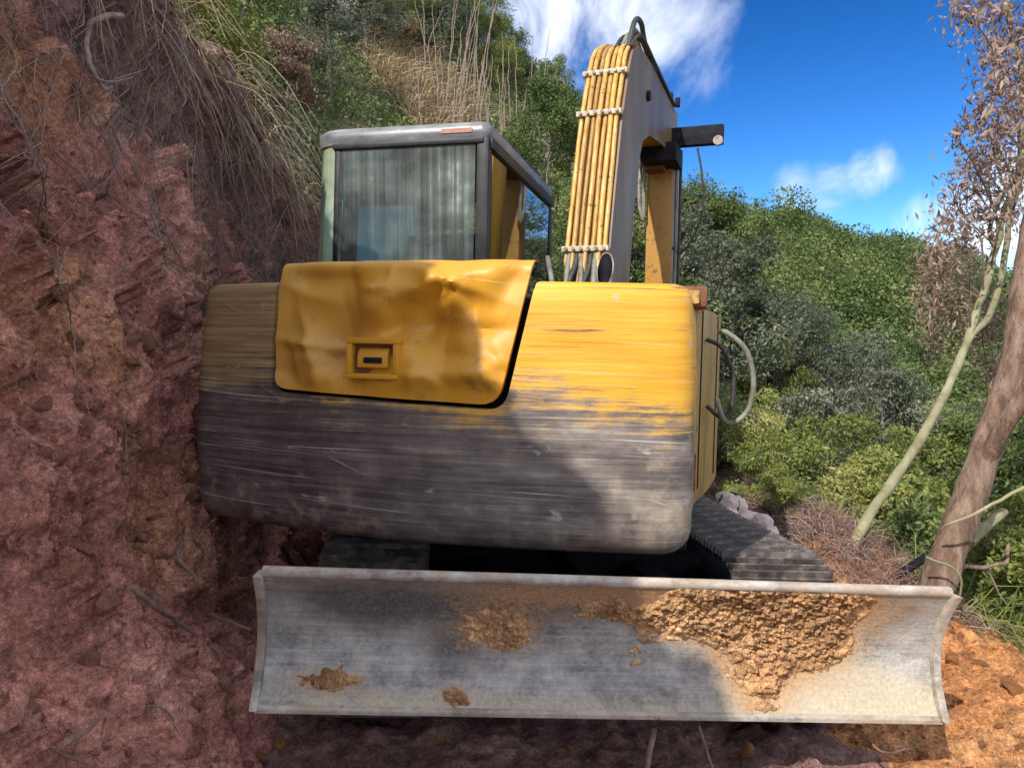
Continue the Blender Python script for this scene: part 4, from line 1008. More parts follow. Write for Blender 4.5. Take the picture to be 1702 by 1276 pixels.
TP = {
 'broad': [tree_proto(11 + k, 5.0, 1.55, 26, 21000, .082, 'leaf_a', 'barkgrey') for k in range(3)],
 'light': [tree_proto(31 + k, 4.4, 1.45, 24, 19000, .078, 'leaf_b', 'barkgrey') for k in range(2)],
 'grey':  [tree_proto(51 + k, 4.2, 1.40, 24, 17000, .080, 'leaf_c', 'barkgrey') for k in range(2)],
 'dry':   [tree_proto(71, 3.2, 1.0, 16, 6500, .070, 'leaf_d', 'barkgrey', droop=.5)],
}
SP = {
 'green': [tree_proto(111 + k, 1.3, .62, 16, 9500, .046, 'leaf_a', 'barkgrey', .05, stems=4, clr=.5) for k in range(2)],
 'light': [tree_proto(131 + k, 1.2, .62, 16, 9500, .045, 'leaf_b', 'barkgrey', .05, stems=4, clr=.5) for k in range(2)],
 'grey':  [tree_proto(151 + k, 1.2, .60, 16, 8500, .046, 'leaf_c', 'barkgrey', .05, stems=4, clr=.5) for k in range(2)],
 'dry':   [tree_proto(171, 1.1, .55, 12, 5500, .042, 'leaf_d', 'stick', .05, droop=.4, stems=5, clr=.5)],
}
def plant(name, proto, loc, scale, rot, label, cat, group):
    o = empty(name, loc); o.scale = (scale * random.uniform(.9, 1.12), scale * random.uniform(.9, 1.12), scale); o.rotation_euler = (0, 0, rot)
    tag(o, label, cat, group)
    link(bpy.data.objects.new('trunk' if cat == 'tree' else 'stem', proto[0]), o); link(bpy.data.objects.new('crown' if cat == 'tree' else 'foliage', proto[1]), o)
    return o
rt = np.random.default_rng(21)
SCAR = (560, 40, 800, 215)
def in_scar(pu, pv):
    l_ = 568 + (pv - 45) * .80; r_ = 655 + (pv - 45) * .85
    return (pv > 38) & (pv < 212) & (pu > l_) & (pu < r_)
def hits_scar(x, y, z, r, h):
    n_ = 0
    for a_ in np.linspace(-1, 1, 13):
        for b_ in np.linspace(.15, 1.0, 13):
            u_, v_ = proj((x + a_ * r, y, z + b_ * h)); n_ += bool(in_scar(u_, v_))
    return n_ > 5
def where(px):
    return ('behind the left bank' if px < 540 else 'above the cab roof' if px < 860 else 'behind the boom' if px < 1090 else 'just right of the boom' if px < 1290 else 'on the right slope')
def near_line(u):
    return np.interp(u, [0, 800, 832, 870, 905, 945, 1000, 1150, 1190, 1235, 1275, 1310, 1350, 1420, 1500, 1702], [-300, -60, 15, 70, 68, 118, 190, 258, 262, 240, 300, 400, 455, 480, 490, 470]) + 6
def skyline(u):
    return np.interp(u, [0, 800, 832, 870, 905, 945, 1000, 1150, 1190, 1235, 1290, 1400, 1500, 1540, 1702], [-300, -60, 15, 70, 68, 118, 190, 258, 262, 240, 312, 348, 392, 415, 430]) + 6
KW = {'broad': 'dark green broadleaf tree', 'light': 'yellow-green sunlit tree', 'grey': 'grey-green thin-leaved tree', 'dry': 'dry brown-leaved tree'}
pos = []
for yy_ in np.arange(8.6, 44, 1.55):
    wspan = 1.55 + .022 * (yy_ - 8)
    for u_ in np.arange(-.52 * yy_ - 1, .72 * yy_ + 2, wspan):
        x = u_ + rt.uniform(-.6, .6); y = yy_ + rt.uniform(-.6, .6)
        if x > 3.5 and y < 8.5: continue
        if x < -1.5 and y < 9.0: continue
        z = float(terrain(x, y)); s = rt.uniform(.62, 1.15)
        if x > 7 or y < 11: s *= .72
        if x < 2.5 and y > 11.5: s *= 1.18
        r, h = 1.7 * s, 5.3 * s
        # do not grow into the boom and the cab
        if y < 9.2 and -2 < x < 3: continue
        if hits_scar(x, y, z, r * 1.2, h * 1.05): continue
        pu, pv = proj((x, y, z + h)); pb = proj((x, y, z + h * .3))
        if pu < -150 or pu > 1850 or pv > 900 or pb[1] < -60: continue
        for _ in range(8):
            pu, pv = proj((x, y, z + 5.2 * s))
            if pv > near_line(pu): break
            s *= .86
        if s < .38: continue
        pos.append((y, x, z, s))
pos.sort()
occ = np.zeros((64, 86)); kept = []
for (y, x, z, s) in pos:                                    # keep those the picture shows something of
    a = proj((x - 1.5 * s, y, z + 5 * s)); b = proj((x + 1.5 * s, y, z + 1.0 * s))
    i0, i1 = int(np.clip(a[0] / 20, 0, 85)), int(np.clip(b[0] / 20, 0, 85)); j0, j1 = int(np.clip(a[1] / 20, 0, 63)), int(np.clip(b[1] / 20, 0, 63))
    blk = occ[j0:j1 + 1, i0:i1 + 1]
    if (blk < 2.2).mean() < .12: continue
    occ[j0:j1 + 1, i0:i1 + 1] += .75; kept.append((y, x, z, s))
for (y, x, z, s) in kept:
    pu, pv = proj((x, y, z + 3 * s))
    nn = perlin(np.array([[x * .22, y * .22, 3.3]]))[0] + rt.normal(0, .22)
    kind = 'light' if nn > .22 else 'grey' if nn < -.25 else 'broad'
    if rt.random() < .04: kind = 'dry'
    pr_ = TP[kind][rt.integers(len(TP[kind]))]
    plant(KW[kind].split()[-2].replace('-', '_') + '_tree' if 0 else {'broad': 'broadleaf_tree', 'light': 'light_green_tree', 'grey': 'grey_green_tree', 'dry': 'dry_tree'}[kind], pr_, (x, y, z), s, rt.uniform(0, 6.3),
          f'{KW[kind]} {where(pu)}', 'tree', f'{KW[kind]}s {where(pu)}')
# shrubs: gully edge on the right, slope behind the cab and crest of the bank
KS = {'green': 'dark green shrub', 'light': 'yellow-green leafy shrub', 'grey': 'grey-green shrub', 'dry': 'dry brown shrub'}
def shrub(x, y, s, kind, place, z=None):
    pr_ = SP[kind][rt.integers(len(SP[kind]))]
    z = float(terrain(x, y)) - .05 if z is None else z
    plant({'green': 'green_shrub', 'light': 'leafy_shrub', 'grey': 'grey_green_shrub', 'dry': 'dry_shrub'}[kind], pr_, (x, y, z), s, rt.uniform(0, 6.3), f'{KS[kind]} {place}', 'shrub', f'{KS[kind]}s {place}')
cand = []
for _ in range(1500):
    y = 4.6 + 13 * rt.random() ** 1.3; x = rt.uniform(2.3, .78 * y + .6)
    e = 2.75 + .10 * np.clip(y - 4, -6, 8)
    if x < e + .15: continue
    s = rt.uniform(.7, 1.5) * (1 if y > 7 else .62)
    if all((x - a) ** 2 + (y - b) ** 2 > (.42 * (s + c)) ** 2 for a, b, c in cand): cand.append((x, y, s))
for x, y, s in cand[:150]:
    pu, pv = proj((x, y, float(terrain(x, y)) + .8 * s))
    if pu > 1760 or (1330 < pu < 1530 and y < 5.6): continue
    nn = perlin(np.array([[x * .5, y * .5, 8.3]]))[0] + rt.normal(0, .2)
    kind = 'light' if nn > -.06 else 'green' if nn > -.28 else 'grey'
    if y < 6.0 and rt.random() < .35: kind = 'dry'
    shrub(x, y, s, kind, 'in the gully right of the excavator' if pu < 1380 else 'under the slender trunk' if pu < 1520 else 'behind the brown trunk')
for _ in range(26):
    y = rt.uniform(7.6, 11); x = rt.uniform(-3.6, 2.2)
    if hits_scar(x, y, float(terrain(x, y)), .9, 2.2): continue
    pu, _v = proj((x, y, 2)); shrub(x, y, rt.uniform(.8, 1.5), ['green', 'grey', 'light', 'dry'][rt.integers(4)], 'on the slope behind the cab' if pu < 860 else 'on the slope behind the boom foot')
for (px, py, Yd, s, kind) in [(330, 75, 6.6, .75, 'light'), (352, 120, 6.9, .7, 'light'), (480, 130, 7.6, .8, 'dry'), (300, 30, 6.2, .8, 'light'), (385, 60, 8.0, 1.1, 'green'), (420, 180, 7.6, .7, 'grey')]:
    p = at(px, py, Yd); shrub(p[0], p[1], s, kind, 'on the crest of the red bank', p[2] - .5 * s)

# undergrowth that nobody could count: leaves over the slopes
def scatter(n, fx, fy, lo, hi, size, rs, keep=None, aspect=.4):
    x = fx(rs, n); y = fy(rs, n)
    if callable(x): x = x(y)
    z = terrain(x, y); q = np.stack([x, y, z + rs.uniform(lo, hi, n)], 1)
    if keep is not None: q = q[keep(q)]
    return q
rs = np.random.default_rng(90)
n = 300000
y = 4.4 + 34 * rs.random(n) ** 1.7; x = y * rs.uniform(-.5, .78, n) + rs.normal(0, .5, n)
e = 2.70 + .10 * np.clip(y - 4, -6, 8)
ok = ((x > e) | (y > 8.0)) & ~((x < -1.6) & (y < 9))
x, y = x[ok], y[ok]
hgt = rs.random(len(x)) ** 1.6 * (.25 + .45 * np.clip(fbm(np.stack([x, y, x * 0], 1) * .8, 2) + .5, 0, 1.3))
q = np.stack([x, y, terrain(x, y) + hgt + fbm(np.stack([x, y, x * 0], 1) * .35, 4) * .0], 1)
d_ = q - CAM; pu = CX + F_PX * q[:, 0] / d_[:, 1]; pv = CY - F_PX * (-sp_ * d_[:, 1] + cp_ * d_[:, 2]) / d_[:, 1]
ins = in_scar(pu, pv) & (q[:, 1] > 11)
q = q[~ins]
sz = .036 + .0030 * q[:, 1]
v, f, t = leaf_quads(q, rs, sz, .45, 0, .5, np.clip(.5 + fbm(q * .6, 2) * .5, .1, .9), .18)
me = mesh_np('undergrowth', v, f, tint=t, smooth=False); me.materials.append(MAT['leaf_a'])
tag(link(bpy.data.objects.new('undergrowth', me)), 'low green undergrowth covering the slopes', kind='stuff')
# dry grass on the slip scar and on the bench edge, as blades
def blades(base, rs, length, lean, width, jit=.3, droop=.35):
    n = len(base); a = rs.uniform(0, 2 * np.pi, n); l_ = length * np.exp(rs.normal(0, .3, n))
    dr = np.stack([np.cos(a) * lean, np.sin(a) * lean, np.ones(n)], 1) + rs.normal(0, jit, (n, 3)); dr /= np.linalg.norm(dr, axis=1)[:, None]
    sd = np.cross(dr, rs.normal(size=(n, 3))); sd /= np.linalg.norm(sd, axis=1)[:, None]
    mid = base + dr * (l_ * .55)[:, None]; tip = base + dr * l_[:, None] + np.array([0, 0, -1]) * (l_ * droop)[:, None] + np.stack([np.cos(a), np.sin(a), a * 0], 1) * (l_ * .2)[:, None]
    w_ = np.asarray(width)[..., None] if np.ndim(width) else width
    v = np.stack([base - sd * w_, base + sd * w_, mid + sd * w_ * .8, tip, mid - sd * w_ * .8], 1).reshape(-1, 3)
    k = np.arange(n)[:, None] * 5
    f = np.concatenate([k + np.array([[0, 1, 2, 4]]), ], 0); f2 = np.concatenate([k + np.array([[4, 2, 3, 3]])], 0)
    return v, f, f2, np.repeat(np.clip(.5 + rs.normal(0, .25, n), 0, 1), 5)
def blade_obj(name, base, rs, length, lean, width, mat, label, jit=.3, droop=.35):
    v, f, f2, t = blades(base, rs, length, lean, width, jit, droop)
    fl = [tuple(q_) for q_ in f.tolist()] + [tuple(q_[:3]) for q_ in f2.tolist()]
    me = mesh_np(name, v, fl, tint=t, smooth=False); me.materials.append(MAT[mat])
    return tag(link(bpy.data.objects.new(name, me)), label, kind='stuff')
n = 60000
y = rs.uniform(13, 34, n); x = y * rs.uniform(-.235, -.02, n)
q = np.stack([x, y, terrain(x, y)], 1); d_ = q - CAM; pu = CX + F_PX * q[:, 0] / d_[:, 1]; pv = CY - F_PX * (-sp_ * d_[:, 1] + cp_ * d_[:, 2]) / d_[:, 1]
k = in_scar(pu + 14, pv) | in_scar(pu - 12, pv) | in_scar(pu, pv - 20)
blade_obj('dry_hill_grass', q[k][:26000], rs, .55, .5, .014, 'straw', 'dry straw-coloured grass on the slip scar above the cab')
n = 9000
y = 3.9 + 3.6 * rs.random(n); e = 2.55 + .10 * (y - 4); x = e - .75 + rs.normal(0, .42, n) + .1
k = (x > 1.62) & (x < e + .8) & (y > 3.75 + .5 * np.clip(2.6 - x, 0, 1) + .3 * fbm(np.stack([x, y, x], 1), 2)); x, y = x[k], y[k]
q = np.stack([x, y, terrain(x, y) + .02], 1)
blade_obj('dry_grass', q, rs, .17, 1.5, .0028, 'straw_red', 'flattened dry grass on the low berm beside the right track', .6, .3)
for (px, py, Yd, s_, kd) in [(1300, 905, 5.6, .35, 'light'), (1270, 850, 6.3, .5, 'light'), (1240, 800, 7.2, .7, 'light')]:
    p = at(px, py, Yd); shrub(p[0], p[1], s_, kd, 'on the berm beside the sacks')
n = 2600
x = rs.uniform(2.2, 4.2, n); y = rs.uniform(3.6, 5.6, n); q = np.stack([x, y, terrain(x, y)], 1)
blade_obj('weeds', q[((x > 2.6) | (y > 4.4)) & ~((x / y < .54) & (y < 5.4))], rs, .34, .8, .004, 'leaf_b', 'thin green weeds round the foot of the brown tree', .4, .3)

# --- far wood across the gully: reads as one mass
rs = np.random.default_rng(77); parts = []
for k in range(700):
    y = rs.uniform(42, 96); x = y * rs.uniform(.16, .80); z = float(terrain(x, y))
    hgt = rs.uniform(2.6, 4.6); rad = rs.uniform(1.7, 3.2); m_ = 640
    p = rs.normal(size=(m_, 3)); p /= np.linalg.norm(p, axis=1)[:, None]; p *= (rs.random(m_) ** .3)[:, None] * np.array([rad, rad, hgt * .5]); p[:, 2] += hgt * .45
    p += perlin(p * .7 + k)[:, None] * .35
    parts.append(leaf_quads(np.array([x, y, z - .4]) + p, rs, .235, .7, 0, .8, .5 + rs.normal(0, .30), .10))
v, f, t = merge(parts); me = mesh_np('far_wood', v, f, tint=t, smooth=False); me.materials.append(MAT['leaf_far'])
tag(link(bpy.data.objects.new('far_wood', me)), 'distant green wood covering the hill across the gully', kind='stuff')

# --- the two leaning trees on the right
def path(px_list): return np.array([at(*p) for p in px_list])
def wig(P_, amp, rs): return P_ + np.stack([fbm(np.stack([P_[:, 2] * 2.5 + 9 * k, P_[:, 0], P_[:, 1]], 1), 3) * amp for k in range(3)], 1)
bt_base = at(1548, 1000, 4.0)
BT = empty('leaning_tree', (bt_base[0], bt_base[1], float(terrain(bt_base[0], bt_base[1]))))
tag(BT, 'brown rough-barked tree leaning right at the edge of the bench', 'tree')
ob = np.array(BT.location)
P_ = catmull(path([(1540, 1040, 4.0), (1556, 975, 4.0), (1603, 850, 4.05), (1648, 720, 4.1), (1683, 610, 4.15), (1699, 500, 4.18), (1712, 400, 4.25), (1738, 260, 4.3), (1760, 100, 4.35), (1775, -80, 4.4)]), 6)
r_ = np.interp(np.arange(len(P_)), [0, 4, 14, 26, len(P_) - 1], [.118, .092, .082, .068, .04])
trk = MB().tube(P_, r_ * (1 + .06 * np.sin(np.arange(len(P_)) * 1.9)), 18)
trk.tube(catmull(path([(1690, 600, 4.15), (1712, 580, 4.1), (1745, 550, 4.0)]), 5), np.linspace(.07, .055, 11), 12)
trk.tube(catmull(path([(1640, 760, 4.05), (1675, 700, 3.95), (1720, 630, 3.9)]), 5), np.linspace(.045, .04, 11), 10)
v = np.concatenate(trk.v); v = v + (fbm(v * np.array([14, 14, 5]), 3) * .010)[:, None] * np.array([1, 1, 0]); trk.v = [v - ob]; trk.obj('trunk', 'barkbrown', BT)
gt = at(1405, 915, 4.75); GT = empty('slender_tree', (gt[0], gt[1], float(terrain(gt[0], gt[1]))))
tag(GT, 'slender pale green trunk slanting across the gully, its leaves withered', 'tree')
og = np.array(GT.location)
gs = MB()
P1 = wig(catmull(path([(1386, 950, 4.75), (1410, 908, 4.75), (1480, 798, 5.0), (1552, 690, 5.3), (1598, 590, 5.6), (1640, 468, 5.8), (1668, 360, 5.9), (1692, 280, 6.0), (1700, 150, 6.0), (1668, -20, 6.0)]), 6), .03, rs)
gs.tube(P1, np.linspace(.037, .020, len(P1)) * (1 + .08 * np.sin(np.arange(len(P1)) * 1.7)), 12)
P2 = wig(catmull(path([(1588, 612, 5.56), (1612, 560, 5.66), (1648, 520, 5.85), (1668, 440, 5.85), (1676, 380, 5.85), (1694, 300, 5.85), (1705, 200, 5.85)]), 6), .02, rs)
gs.tube(P2, np.linspace(.028, .019, len(P2)), 10)
P3 = catmull(path([(1655, 415, 6.0), (1645, 385, 6.0), (1655, 350, 6.0), (1680, 300, 6.0)]), 6); gs.tube(P3, np.linspace(.02, .012, len(P3)), 8)
gs.v = [np.concatenate(gs.v) - og]; gs.obj('trunk', 'barkgreen', GT)
# withered crown: hanging clusters of dry leaves on thin twigs
DL = [(1600, 20, 30), (1625, 8, 26), (1660, 28, 40), (1695, 60, 45), (1680, 120, 50), (1650, 160, 34), (1690, 200, 50), (1660, 215, 40), (1602, 212, 15), (1588, 232, 12), (1628, 190, 16), (1636, 258, 36), (1680, 270, 45), (1607, 292, 28), (1640, 320, 40), (1690, 340, 40),
      (1582, 330, 24), (1620, 365, 34), (1570, 372, 22), (1600, 400, 26), (1556, 420, 30), (1590, 450, 38), (1550, 470, 34), (1575, 500, 40), (1545, 525, 28), (1590, 545, 36), (1555, 570, 26), (1640, 620, 30), (1690, 520, 34), (1672, 590, 36), (1640, 560, 26), (1620, 500, 24), (1665, 660, 30), (1560, 440, 30), (1655, 90, 30)]
parts, tw = [], MB(); stem = np.vstack([P1, P2])
for (px, py, rr) in DL:
    Yd = 5.75 + rs.uniform(-.5, .5) if py < 430 else 6.3 + rs.uniform(-.4, .7)
    c_ = at(px, py, Yd); rad = rr / F_PX * Yd
    k = stem[np.argmin(np.linalg.norm(stem - c_ - np.array([0, 0, -.3]), axis=1))]
    mid = (k + c_) / 2 + np.array([0, 0, .12]) + rs.normal(0, .05, 3)
    tw.tube(catmull([k, mid, c_ + np.array([0, 0, rad * .5])], 5), np.linspace(.009, .003, 11), 5)
    for j in range(4):
        e_ = c_ + rs.normal(0, rad * .6, 3); tw.tube(catmull([mid * .3 + c_ * .7, (c_ + e_) / 2 + np.array([0, 0, .03]), e_], 4), np.linspace(.004, .002, 9), 4)
    m_ = int(175 * (rr / 30) ** 1.8); p = rs.normal(size=(m_, 3)) * rad * np.array([.55, .6, .75])
    p += perlin(p * 6 + px)[:, None] * rad * .5
    parts.append(leaf_quads(c_ + p, rs, .055, .30, 1.1, 0, .5 + rs.normal(0, .15), .22))
v, f, t = merge(parts); me = mesh_np('crown', v - og, f, tint=t, smooth=False); me.materials.append(MAT['leaf_d']); link(bpy.data.objects.new('crown', me), GT)
tw.v = [np.concatenate(tw.v) - og]; tw.obj('twigs', 'stick', GT)
# ================================================================== DETAILS
rs = np.random.default_rng(404)
def strand_mesh(name, paths, rads, seg, mat, label, kind='stuff', tint=None):
    m_ = MB()
    for p, r_ in zip(paths, rads): m_.tube(p, np.linspace(r_, r_ * .35, len(p)), seg, cap=False)
    v = np.concatenate(m_.v); f = np.array(m_.f)
    t = np.concatenate([np.full(len(p) * seg, np.clip(.5 + rs.normal(0, .25), 0, 1)) for p in paths])
    me = mesh_np(name, v, f, tint=t, smooth=True); me.materials.append(MAT[mat])
    return tag(link(bpy.data.objects.new(name, me)), label, kind=kind)
# fine roots hanging over the upper face of the bank
nS, nY = BP.shape[0], BP.shape[1]; nface = 262
paths, rads = [], []
for k in range(1150):
    y = rs.uniform(2.3, 6.9); j = int(np.argmin(np.abs(yl - y))); s0 = rs.uniform(.62, 1.0); i0 = int(s0 * (nface - 1))
    ln = rs.uniform(.15, .75) * (1.2 if y < 5 else .8); p = []; jj = float(j); ii = float(i0); dj = rs.normal(.2, .8)
    for q_ in range(8):
        a = BP[int(np.clip(ii, 0, nface - 1)), int(np.clip(jj, 0, nY - 1))]
        p.append(a + np.array([.012 + .012 * rs.random() + .03 * math.sin(q_ / 7 * math.pi), -.01, 0]) + rs.normal(0, .008, 3))
        ii -= ln / 8 / (crest(y) / nface); jj += dj * ln / 8 / .02; dj += rs.normal(0, .25)
    paths.append(np.array(p)); rads.append(rs.uniform(.0012, .0034))
strand_mesh('fine_roots', paths, rads, 3, 'straw_red', 'mat of fine roots hanging from the topsoil of the red bank')
# dry straw fringe along the sunlit crest
paths, rads = [], []
for k in range(1720):
    y = 3.3 + 3.9 * rs.random() ** .8 if k < 1500 else rs.uniform(-3.2, 3.0); x0 = BP[nface - 1, int(np.argmin(np.abs(yl - y)))]  # last strands are out of view, added to soften the bank's shadow edge
    b = x0 + np.array([rs.uniform(-.45, .12), 0, rs.uniform(-.22, .1)]); ln = rs.uniform(.15, .55)
    dr = np.array([rs.normal(.55, .35), rs.normal(.1, .5), rs.normal(.1, .5)]); dr /= np.linalg.norm(dr)
    p = [b + dr * ln * q_ + np.array([0, 0, -.9 * ln * q_ * q_]) + rs.normal(0, .006, 3) for q_ in np.linspace(0, 1, 6)]
    paths.append(np.array(p)); rads.append(rs.uniform(.0018, .0045))
strand_mesh('dry_crest_grass', paths, rads, 3, 'straw', 'dry straw drooping over the sunlit crest of the bank')
# single roots and sticks
def single(name, pts, r0, r1, mat, label, cat, group, seg=8, wob=.012):
    P_ = catmull(pts, 7); P_ = P_ + np.stack([fbm(P_ * 7 + 3 * k, 2) * wob for k in range(3)], 1)
    b = P_[np.argmin(P_[:, 2])]; m_ = MB().tube(P_ - b, np.linspace(r0, r1, len(P_)) * (.72 if cat in ('root', 'stick') else 1), seg)
    o = m_.obj(name, mat); o.location = b; return tag(o, label, cat, group)
def bpts(L_, lift): return [bank_at(a, b, lift) for a, b in L_]
GRT = 'roots sticking out of the bank'
single('root', bpts([(190, 30), (150, 40), (133, 75), (145, 115), (165, 150), (180, 148)], .05), .020, .011, 'root', 'thick arched root curving out of the topsoil near the top left corner', 'root', GRT)
single('root', bpts([(135, 128), (165, 135), (200, 141)], .06), .008, .004, 'root', 'short pale straight root stub below the arched root', 'root', GRT, wob=.004)
single('root', bpts([(310, 135), (298, 155), (302, 180), (290, 205)], .05), .009, .003, 'root', 'pale crooked root dangling high on the bank right of the arched root', 'root', GRT)
single('root', bpts([(5, 55), (25, 100), (10, 160), (25, 215), (50, 262)], .02), .007, .003, 'root', 'long thin root winding down the upper left edge of the bank', 'root', GRT)
single('root', bpts([(230, 10), (215, 40), (210, 75)], .05), .006, .003, 'root', 'short thin root hanging from the very top of the bank', 'root', GRT)
single('root', bpts([(100, 410), (110, 470), (128, 540), (125, 600), (145, 660), (150, 690)], .02), .006, .002, 'root', 'thin pale root running down the middle of the bank', 'root', GRT)
single('root', bpts([(130, 700), (150, 745), (148, 760)], .02), .005, .002, 'root', 'tiny hooked root below the middle of the bank', 'root', GRT)
single('root', bpts([(205, 690), (215, 740), (210, 790)], .02), .004, .002, 'root', 'hair-thin root hanging left of the counterweight', 'root', GRT)
single('root', bpts([(90, 475), (120, 478), (135, 500)], .02), .005, .002, 'root', 'curled root bending sideways near the pale stone', 'root', GRT)
single('root', bpts([(60, 300), (85, 345), (100, 365)], .02), .006, .003, 'root', 'stubby root in the upper left of the bank above the stones', 'root', GRT)
GST = 'sticks lying at the foot of the bank'
single('stick', bpts([(210, 978), (245, 1000), (290, 1030), (318, 1048)], .035), .014, .009, 'stick', 'thick brown stick lying aslant at the foot of the bank', 'stick', GST, wob=.004)
single('stick', bpts([(245, 992), (270, 970), (305, 962)], .04), .004, .002, 'stick', 'thin bent twig crossing the thick brown stick', 'stick', GST)
single('stick', bpts([(110, 1240), (140, 1212), (172, 1188)], .04), .010, .007, 'stick', 'pale broken stick near the bottom left corner', 'stick', GST, wob=.003)
single('stick', bpts([(75, 1252), (110, 1258), (145, 1262)], .03), .006, .003, 'stick', 'thin straight stick along the bottom edge at left', 'stick', GST, wob=.003)
single('stick', bpts([(270, 905), (290, 925), (310, 950)], .05), .012, .010, 'stick', 'dark stub of wood below the left end of the counterweight', 'stick', GST, wob=.003)
single('stick', bpts([(245, 1175), (270, 1190), (292, 1210)], .03), .005, .002, 'stick', 'short curved twig left of the blade corner', 'stick', GST)
single('stick', [bank_at(335, 1018, .05), at(375, 1032, 2.75), at(416, 1045, 2.6)], .008, .006, 'stick', 'grey stick poking out towards the left end of the dozer blade', 'stick', GST, wob=.003)
single('stick', [at(1160, 1206, 2.62), at(1172, 1240, 2.6), at(1188, 1290, 2.55)], .010, .007, 'stick', 'pale bent stick under the middle of the dozer blade', 'stick', 'sticks under the blade', wob=.004)
single('stick', [at(1088, 1210, 2.7), at(1080, 1250, 2.66), at(1072, 1290, 2.6)], .018, .014, 'stick', 'thick dim root end under the middle of the dozer blade', 'stick', 'sticks under the blade', wob=.006)
single('stick', [at(1440, 1225, 2.75), at(1470, 1250, 2.7), at(1530, 1240, 2.8)], .006, .004, 'stick', 'thin twig under the right end of the dozer blade', 'stick', 'sticks under the blade')
GBR = 'branches round the brown tree'
single('branch', path([(1700, 808, 3.75), (1640, 845, 3.75), (1590, 865, 3.78), (1565, 880, 3.85)]), .009, .006, 'barkgreen', 'thin pale branch crossing in front of the brown trunk', 'branch', GBR)
single('log', path([(1482, 962, 4.5), (1508, 945, 4.45), (1540, 925, 4.4)]), .028, .026, 'black', 'dark charred log end behind the brown trunk', 'log', None, wob=.003)
single('branch', path([(1598, 945, 4.1), (1640, 940, 4.15), (1672, 935, 4.2), (1676, 905, 4.25)]), .012, .010, 'stick', 'crooked branch lying right of the brown trunk', 'branch', GBR)
single('vine', path([(1540, 925, 3.8), (1575, 940, 3.8), (1596, 965, 3.8), (1594, 1000, 3.85)]), .006, .005, 'barkgreen', 'pale vine arching over the foot of the brown trunk', 'vine', None)
single('branch', path([(1612, 900, 4.3), (1645, 870, 4.4), (1668, 850, 4.5)]), .03, .028, 'barkgreen', 'stout greenish branch stump right of the brown trunk', 'branch', GBR, wob=.003)
single('branch', path([(1640, 940, 4.2), (1660, 985, 4.15), (1675, 1005, 4.1)]), .005, .003, 'stick', 'thin twig hanging below the crooked branch', 'branch', GBR)
single('dry_stalk', path([(1365, 918, 5.2), (1385, 890, 5.2), (1400, 868, 5.25)]), .006, .004, 'straw', 'dry stalk standing left of the slender trunk', 'stalk', None, wob=.003)
# thin bare stalks on the hill above the cab
for k in range(46):
    px = rs.uniform(690, 900); py = rs.uniform(110, 240); Yd = rs.uniform(14, 22); b = at(px, py, Yd); h = rs.uniform(1.6, 3.4); ln = rs.normal(.25, .3)
    z0_ = float(terrain(b[0], b[1])); b[2] = z0_
    if proj(b)[1] < 40 or 0: continue
    single('bare_stalk', [b, b + np.array([ln * .4, 0, h * .5]), b + np.array([ln, 0, h])], .018, .006, 'root', 'thin bare pale stalk standing among the trees above the cab', 'stalk', 'bare stalks above the cab', 5, .04)
# sacks on the berm by the far end of the right track
def sack(px, py, Yd, sx, sy, sz_, rot, label, straps):
    p = at(px, py, Yd); o = empty('cloth_sack', p); o.rotation_euler = rot; tag(o, label, 'sack', 'sacks beside the right track')
    bm = bmesh.new(); bmesh.ops.create_icosphere(bm, subdivisions=4, radius=1); V = np.array([v_.co for v_ in bm.verts])
    V = np.sign(V) * np.abs(V) ** .8; sq = 1 - .25 * np.exp(-(V[:, 0] / .16) ** 2) * (1 if straps else .3); V[:, 1] *= sq; V[:, 2] *= sq
    V = V * (1 + .10 * fbm(V * 2.3 + px, 4)[:, None]) * (1 + .03 * fbm(V * np.array([2, 9, 9]) + py, 2)[:, None]); V = V * np.array([sx, sy, sz_])
    for v_, c_ in zip(bm.verts, V): v_.co = c_
    me = bpy.data.meshes.new('sack_body'); bm.to_mesh(me); bm.free(); me.polygons.foreach_set('use_smooth', np.full(len(me.polygons), True)); me.materials.append(MAT['sack'])
    link(bpy.data.objects.new('sack_body', me), o)
    if straps:
        a = np.linspace(0, 2 * np.pi, 20); m_ = MB().tube(np.stack([a * 0, np.cos(a) * sy * .80, np.sin(a) * sz_ * .80], 1), .008, 6); m_.obj('strap', 'strap', o)
        m_ = MB().tube(np.stack([np.cos(a) * sx * 1.03, np.sin(a) * .01, np.sin(a) * sz_ * 1.0], 1), .007, 6); m_.obj('strap', 'strap', o)
sack(1215, 838, 4.9, .105, .085, .075, (.2, .3, .5), 'pinkish sack tied crosswise with dark straps, topmost of the heap', True)
sack(1202, 860, 4.75, .095, .08, .06, (.1, -.2, .2), 'pale sack under the strapped one, against the counterweight corner', True)
sack(1244, 862, 4.9, .12, .09, .05, (.1, .2, -.2), 'dark-creased sack in the middle of the heap', False)
sack(1240, 884, 4.6, .07, .06, .05, (.3, .1, .1), 'small whitish bundle beside the track edge', False)
sack(1268, 868, 4.8, .065, .06, .055, (.1, .4, .8), 'small tan bundle at the back of the heap', False)
sack(1274, 896, 4.45, .105, .05, .05, (.1, -.5, .7), 'long pinkish rolled sack lying lowest towards the blade', False)
